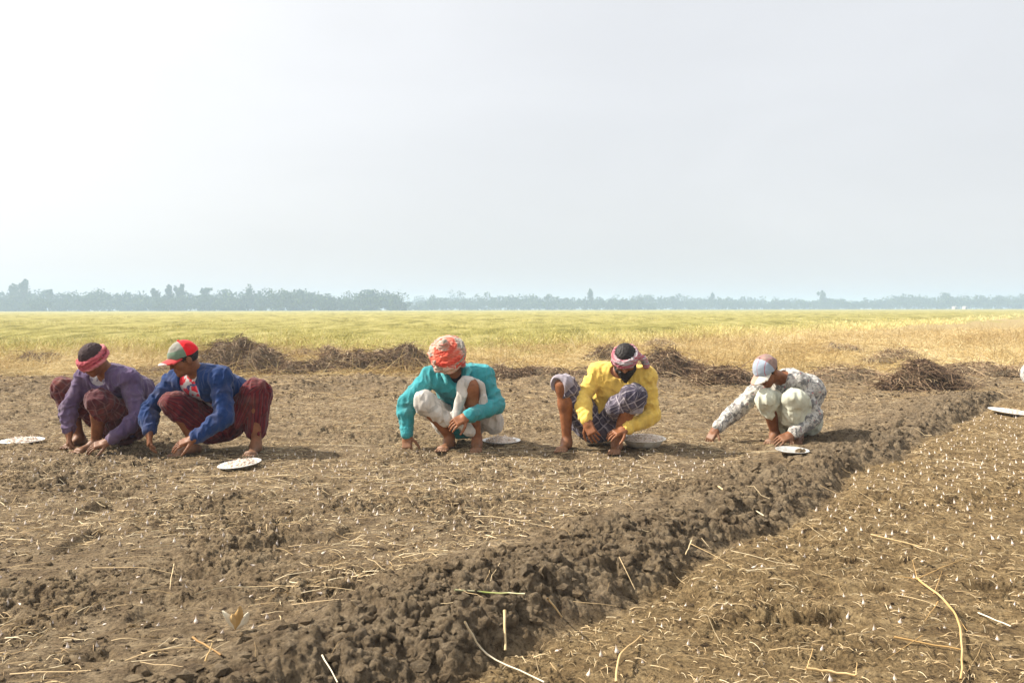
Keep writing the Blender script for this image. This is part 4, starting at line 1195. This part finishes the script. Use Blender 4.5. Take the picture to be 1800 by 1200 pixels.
for px, py, rad, dep, rot, mat, nm, lab, pl, n, rise in [
    (38, 776, .160, .022, (0.0, 0.0, .3), ENAM, 'plate', 'white plate cut by the left edge of the photo, beside the man in purple', 'white cloves spread on the plate at the left edge', 170, .030),
    (421, 818, .142, .022, (.02, -.10, .2), ENAM, 'plate', 'tilted white plate in front of the man in blue jacket and red cap', 'white cloves spread on the tilted plate in front of the red capped man', 170, .026),
    (881, 778, .150, .024, (0.0, .0, 0), ENAM, 'plate', 'white plate on dark shadow just right of the foot of the man in teal', 'white cloves heaped on the plate beside the man in teal', 190, .040),
    (1130, 783, .172, .058, (0.03, 0, 0), CREAMM, 'basin', 'deep metal basin with pale rim beside the man in yellow', 'cream cloves filling the deep basin beside the man in yellow', 300, .030),
    (1392, 795, .115, .018, (.03, 0.02, 0), STEEL, 'plate', 'small dull grey plate under the hand of the man in patterned shirt', None, 0, 0),
    (1779, 729, .215, .026, (.05, .10, 0), ENAM, 'plate', 'white plate cut by the right edge of the photo, beyond the earth bank', 'white cloves spread on the plate at the right edge', 170, .026)]:
    c = at_ground(px, py, .012)
    if nm == 'basin': c[2] -= .0
    dish(nm, lab, c, rad, dep, rot, mat, nm, None if nm == 'basin' else GR)
    if pl:
        c2 = c + [0, 0, dep * (.55 if nm == 'plate' else .80)]
        clove_pile('garlic_cloves', pl, c2, rad * (.78 if nm == 'plate' else .84), rise, n, rot)
# steel spoon lying in the right plate
# ------------------------------------------------------------------ planted cloves
me0 = new_mesh('garlic_clove', cvV, cvF, CLOVE, attrs=dict(h=cvH))
tpl = me0.data; bpy.data.objects.remove(me0)
pts = []
for (sel, spx, spy, ang) in ((right_bed, .105, .115, .35), (left_bed, .10, .11, .25)):
    ca, sa = math.cos(ang), math.sin(ang)
    g = np.array([(i * spx, j * spy) for i in range(-110, 110) for j in range(-20, 110)]) + rng.normal(0, .022, (220 * 130, 2))
    x = g[:, 0] * ca - g[:, 1] * sa; y = g[:, 0] * sa + g[:, 1] * ca + 1
    k = (y > 2.0) & (y < 8.2) & (np.abs(x) < .66 * y + .15) & sel(x, y)
    if sel is left_bed: k &= (y < 5.9)
    k &= rng.random(len(x)) < (.85 if sel is right_bed else .9)
    pts.append(np.stack([x[k], y[k]], 1))
pts = np.concatenate(pts); pts = pts[np.argsort(pts[:, 1])]
pz = surf(pts[:, 0], pts[:, 1])
vis = (pz - CAM_H) / pts[:, 1] > -657 / 1400 - .01
pts, pz = pts[vis], pz[vis]
NI = 300
for i in range(min(NI, len(pts))):
    o = bpy.data.objects.new('garlic_clove', tpl); COL.objects.link(o)
    o.location = (pts[i, 0], pts[i, 1], pz[i] - .012 + .008 * random.random()); s = random.uniform(.45, .82)
    rb = bool(right_bed(pts[i:i + 1, 0], pts[i:i + 1, 1])[0]); bed = 'right bed beyond the bank' if rb else 'left bed before the workers'
    up = random.random() < .6; ti = random.uniform(0, .3) if up else random.uniform(.75, 1.4)
    o.rotation_euler = (ti, 0, random.random() * 6.28); o.scale = (s * random.uniform(.8, 1.2), s, s * random.uniform(.65, 1.0))
    tag(o, ('small white garlic clove standing tip up in the ' if up else 'small white garlic clove fallen on its side on the ') + bed, 'garlic clove',
        'garlic cloves ' + ('standing upright' if up else 'lying over') + ' on the ' + bed)
r_ = pts[NI:]; rz = pz[NI:]; n = len(r_)
V, F = scatter(cvV, cvF, np.stack([r_[:, 0], r_[:, 1], rz - .008 + .006 * rng.random(n)], 1), .45 + .38 * rng.random(n), rng.random(n) * 6.28, None, 0, .5)
tag(new_mesh('garlic_cloves', V, F, CLOVE, attrs=dict(h=np.tile(cvH, n))), 'smaller looking farther rows of white garlic cloves planted in the beds', 'garlic cloves', kind='stuff')

# ================================================================== heaps of pulled roots and dead stalks behind the bed
ROOT = m_strand('dead_stalks', [(0, (.045, .027, .018)), (.3, (.15, .092, .055)), (.6, (.31, .21, .125)), (.85, (.50, .37, .21)), (1, (.62, .50, .32))])
def heap(px, pyb, w, hh, label, n=900, shape=1.0, Yd=None, gold=0.0, group='heaps of pulled stalks behind the planted bed'):
    Y = Yd or CAM_H * F_PX / (pyb - 543)
    x = (px - 900) / F_PX * Y; z0 = gz(x, Y) - .03
    t = empty('stalk_heap', (x, Y, z0)); tag(t, label, 'heap', group)
    na, nr = 56, 18
    a = np.arange(na) * 2 * math.pi / na; rr = np.linspace(0.001, 1, nr)
    A, Rr = np.meshgrid(a, rr)
    lob = 1 + .22 * n2(np.cos(A) * 1.3 + px, np.sin(A) * 1.3, 90)
    X = np.cos(A) * Rr * w * lob; Yy = np.sin(A) * Rr * w * .55 * lob
    def top(X, Yy):
        q = np.sqrt((X / w) ** 2 + (Yy / (w * .55)) ** 2)
        return hh * np.clip(1.06 - q ** 2.6, -.15, .9) * (.85 + .5 * n2(X * 2.6 / w + px, Yy * 3 / w, 91) + .25 * n2(X * 7 / w + px, Yy * 6 / w, 94))
    Z = top(X, Yy) + .05 * fbm(X * 7, Yy * 7, 92, 3, .6, True) * (Rr < .97)
    ii = np.arange(na * nr).reshape(nr, na)
    F = np.stack([ii[:-1], np.roll(ii[:-1], -1, 1), np.roll(ii[1:], -1, 1), ii[1:]], -1).reshape(-1, 4)
    V = np.stack([X.ravel(), Yy.ravel(), Z.ravel()], 1)
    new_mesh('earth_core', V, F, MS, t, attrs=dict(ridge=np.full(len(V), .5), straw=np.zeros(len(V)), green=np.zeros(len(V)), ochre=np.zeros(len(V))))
    q = np.sqrt(rng.random(n)) * 1.12; th = rng.random(n) * 6.283
    n = int(n * 2.2); q = np.sqrt(rng.random(n)) * 1.15; th = rng.random(n) * 6.283
    bx_ = np.cos(th) * q * w; by_ = np.sin(th) * q * w * .55
    ra = rng.random(n) * 6.283
    L = .06 + .20 * rng.random(n) ** 2
    el = rng.normal(.1, .5, n)
    D = np.stack([np.cos(ra) * np.cos(el), np.sin(ra) * np.cos(el), np.sin(el)], 1)
    B = np.stack([bx_, by_, top(bx_, by_) + .01 + .05 * rng.random(n)], 1)
    mid = B + D * L[:, None]; slope = top(mid[:, 0], mid[:, 1]) - B[:, 2] + .03
    bend = rng.normal(0, .10, (n, 3)) * (L / .2)[:, None]; bend[:, 2] = np.clip(slope - D[:, 2] * L, -.16, .06) * rng.random(n)
    V, F, per = strands(B, D, L, bend, .0018 + .0055 * rng.random(n) ** 1.6, 5, 3, .55)
    tt = np.clip(.40 + .28 * n2(bx_ * 3, by_ * 3, 93) + rng.normal(0, .24, n) + gold, 0, 1)
    new_mesh('dead_stalks', V, F, ROOT, t, smooth=False, attrs=dict(tint=np.repeat(tt, per)))
heap(425, 652, .92, .53, 'tallest dark stalk heap, right behind the man in blue jacket', 1500)
heap(520, 655, .65, .22, 'low brown stalk heap right of the tallest heap', 700)
heap(610, 652, .65, .31, 'reddish brown low heap midway between the red cap and the turban', 750, gold=.1)
heap(695, 650, .85, .42, 'wide dark stalk heap just left of the orange turban', 1300)
heap(72, 636, .55, .22, 'small dark heap at far left behind the man in purple', 600)
heap(915, 668, .50, .17, 'low dark heap between the man in teal and the man in yellow', 500)
heap(1060, 640, .45, .28, 'brown heap behind the head of the man in yellow, mostly hidden', 450, gold=.15)
heap(1180, 672, .60, .35, 'dark heap right of the man in yellow, its stalks hanging down', 1100)
heap(1268, 682, .38, .17, 'small dark heap left of the blue grey cap', 450)
heap(1622, 688, .52, .27, 'dark stalk heap right of the man in patterned shirt, near the right side', 1200)
heap(1572, 640, .6, .22, 'reddish brown heap lying in the cut straw beyond the right dark heap', 450, gold=.28)
heap(1166, 612, .7, .25, 'small golden straw mound above the dark heap right of the man in yellow', 500, gold=.45, group='golden straw mounds')
heap(1482, 622, .6, .26, 'golden straw mound beyond the dark bank, right of the man in patterned shirt', 500, gold=.42, group='golden straw mounds')
heap(1735, 668, .9, .16, 'flat straw covered mound near the right edge beyond the plate', 600, gold=.2, group='golden straw mounds')

heap(300, 655, .9, .17, 'low brown heap between the two men at left, behind the red cap brim', 450, gold=.1)
heap(820, 660, .8, .17, 'low brown heap behind the shoulder of the man in teal, right of the orange turban', 400, gold=.12)
heap(985, 668, .7, .16, 'very low brown heap left of the shoulder of the man in yellow', 320, gold=.1)
heap(1490, 678, .7, .15, 'very low brown heap beside the back of the man in patterned shirt', 320, gold=.2)
heap(560, 630, .7, .18, 'pale brown heap beyond the gap between tallest and reddish heaps', 400, gold=.25)

# ------------------------------------------------------------------ single stalks lying in the foreground
STALK = m_strand('stalk', [(0, (.30, .17, .06)), (.4, (.52, .33, .13)), (.75, (.66, .50, .27)), (1, (.74, .66, .50))], .55)
def at0(px, py, lift=.01):
    return at_ground(px, py, lift)
def stalk(name, pts, r, label, tint=.6, twigs=(), leaf=None, group='single dry stalks lying in the foreground'):
    P3 = []
    for q in pts: P3.append(at0(q[0], q[1], q[2] if len(q) > 2 else r * 1.5 + .004))
    P3 = np.array(P3); c0 = P3.mean(0)
    def tube(P3, r0, r1):
        t = np.linspace(0, len(P3) - 1, (len(P3) - 1) * 5 + 1)
        Q = np.stack([np.interp(t, np.arange(len(P3)), P3[:, i]) for i in range(3)], 1)
        if len(P3) > 2:
            for _ in range(2): Q[1:-1] = (Q[:-2] + 2 * Q[1:-1] + Q[2:]) / 4
        Q[1:-1] += rng.normal(0, r0 * .35, Q[1:-1].shape)
        T = np.gradient(Q, axis=0); T /= np.linalg.norm(T, axis=1, keepdims=True)
        S = np.cross(T, [0.1, .05, 1]); S /= np.linalg.norm(S, axis=1, keepdims=True); U = np.cross(S, T)
        rad = np.linspace(r0, r1, len(Q)) * (1 + .25 * (np.arange(len(Q)) % 5 == 0))
        V = np.stack([Q + (S * math.cos(k * 1.0472) + U * math.sin(k * 1.0472)) * rad[:, None] for k in range(6)], 1).reshape(-1, 3)
        n = len(Q)
        F = np.array([[i * 6 + k, i * 6 + (k + 1) % 6, (i + 1) * 6 + (k + 1) % 6, (i + 1) * 6 + k] for i in range(n - 1) for k in range(6)])
        return V, F
    parts = []
    V, F = tube(P3, r, r * .7); parts.append((V, F, np.full(len(V), tint) + .15 * n3(V * 60)))
    for tw in twigs:
        Q = np.array([at0(q[0], q[1], q[2] if len(q) > 2 else .012) for q in tw]); V, F = tube(Q, r * .5, r * .2); parts.append((V, F, np.full(len(V), tint - .1) + .15 * n3(V * 60)))
    V, F, A = merge(parts)
    o = new_mesh(name, V, F, STALK, attrs=dict(tint=A.clip(0, 1)), origin=c0)
    return tag(o, label, 'stalk', group)
stalk('dry_stalk', [(1612, 1018), (1672, 1065, .03), (1692, 1115, .02), (1687, 1195)], .0042, 'thick curved orange stalk bending down to the lower right edge, with twigs', .45,
      twigs=[[(1612, 1018), (1572, 1014)], [(1612, 1018), (1655, 998, .03), (1700, 980)], [(1648, 1058, .02), (1624, 1092)], [(1612, 1020), (1603, 985, .03)], [(1680, 1085, .02), (1700, 1110)], [(1640, 1045, .02), (1655, 1005)]])
stalk('dry_stalk', [(1415, 1175, .02), (1460, 1181), (1503, 1188)], .0042, 'yellow stalk lying flat at the bottom right, with an upright split end', .6, twigs=[[(1417, 1175), (1428, 1140, .05)], [(1503, 1188), (1505, 1165, .03)]])
stalk('dry_stalk', [(1082, 1198), (1086, 1150, .05), (1125, 1118)], .0036, 'bent golden straw rising at the bottom, right of the dark hollow', .55)
stalk('dry_stalk', [(816, 1092, .05), (850, 1150, .02), (955, 1198)], .0029, 'pale kinked stalk running from the dark hollow to the bottom edge', .95)
stalk('dry_stalk', [(886, 1072, .012), (887, 1142, .005)], .0046, 'short upright tan stalk leaning on the earth bank above the dark hollow', .72)
stalk('dry_stalk', [(962, 1052, .03), (990, 1088)], .0034, 'short pale straw standing against the bank right of the upright tan stalk', .8)
lf = stalk('dry_leaf', [(798, 1036, .012), (850, 1040, .016), (922, 1043, .008)], .0032, 'green and pale flat leaf stalk lying across the earth bank', .75)
stalk('dry_stalk', [(1710, 1075, .02), (1776, 1102)], .0030, 'straight whitish straw at the right edge beside the curved orange stalk', 1.0)
stalk('dry_stalk', [(1262, 855, .03), (1342, 907)], .0042, 'long thin straw slanting across the bank, middle right', .8)
stalk('dry_stalk', [(565, 1150, .04), (592, 1198)], .0022, 'pale straw poking out at the bottom edge, left of centre', .95)
stalk('dry_stalk', [(338, 1118, .02), (388, 1150)], .0034, 'short dark twig lower left below the papery husk', .02)
stalk('dry_stalk', [(1215, 950, .05), (1204, 975)], .0030, 'thin forked straw standing at the foot of the bank', .75, twigs=[[(1212, 955, .04), (1290, 995)]])
stalk('dry_stalk', [(1570, 1120, .02), (1690, 1143)], .0030, 'thin orange twig running left from the curved orange stalk', .4, twigs=[[(1620, 1118), (1555, 1160)]])
stalk('dry_stalk', [(1530, 940, .02), (1620, 962)], .0028, 'thin yellow straw on the right bed, upper middle', .6)
stalk('dry_stalk', [(360, 1160), (372, 1128, .04)], .003, 'short bent straw near the lower left, beside the dark twig', .5)
GRN, nt, b = material('green_leaf_stalk', .6, .3)
nt.links.new(ramp(nt, noise(nt, 9, 3, .5, nt.nodes.new('ShaderNodeTexCoord').outputs['Object']), [(.4, (.26, .30, .07)), (.6, (.55, .50, .32))]), b.inputs['Base Color'])
lf.data.materials.clear(); lf.data.materials.append(GRN)
# papery husk, lower left
c = at0(415, 1108, .0); parts = []
for i, (ax, ln, tl) in enumerate(((-.9, .045, .75), (.2, .055, .3), (1.0, .04, .7), (-.2, .04, -.4))):
    n = 9; t = np.linspace(0, 1, n); wdt = .011 * np.sin(np.pi * (t * .85 + .12))
    sx = math.sin(ax) * t * ln * .8; sz = t * ln + .002; sy = -.01 * t * math.cos(ax)
    V = np.concatenate([np.stack([sx - wdt, sy + .004 * t, sz], 1), np.stack([sx, sy - .005, sz], 1), np.stack([sx + wdt, sy + .004 * t, sz], 1)]) * [1, 1, 1]
    V2 = V + [0, .0012, 0]; V = np.concatenate([V, V2])
    F = []
    for g0, rv in ((0, 0), (3 * n, 1)):
        for a_, b_ in ((0, n), (n, 2 * n)):
            for k in range(n - 1):
                q = [g0 + a_ + k, g0 + b_ + k, g0 + b_ + k + 1, g0 + a_ + k + 1]; F.append(q[::-1] if rv else q)
    parts.append((V, np.array(F), np.full(len(V), (.98, .35, 1.0, .5)[i])))
V, F, A = merge(parts)
o = new_mesh('garlic_husk', V * 1.5 + .0035 * np.stack([n3(V * 90, 1), n3(V * 90, 2), n3(V * 90, 3)], 1), F, STALK, attrs=dict(tint=A)); o.location = c
tag(o, 'pale orange papery garlic husk standing on the soil at lower left', 'husk')

# ------------------------------------------------------------------ the sixth worker, only a sliver of his back inside the right edge
src = [o for o in bpy.data.objects if o.name.startswith('person') and 'grey patterned' in o.get('label', '')][0]
w6 = src.copy(); COL.objects.link(w6)
for ch in list(src.children):
    c_ = ch.copy(); COL.objects.link(c_); c_.parent = w6
ra6 = math.radians(150); w6.rotation_euler = (0, 0, ra6)
vs = []
for c_ in [src] + list(src.children):
    a_ = np.empty(len(c_.data.vertices) * 3, np.float32); c_.data.vertices.foreach_get('co', a_); vs.append(a_.reshape(-1, 3))
vs = np.concatenate(vs); vx = vs[:, 0] * math.cos(ra6) - vs[:, 1] * math.sin(ra6); vy = vs[:, 0] * math.sin(ra6) + vs[:, 1] * math.cos(ra6) + 8.1
w6.location = (float((.6375 * vy - vx).max()), 8.1, 0.0)      # so that only its edge shows
w6['label'] = 'farthest worker, only a sliver of his grey back showing at the right edge'
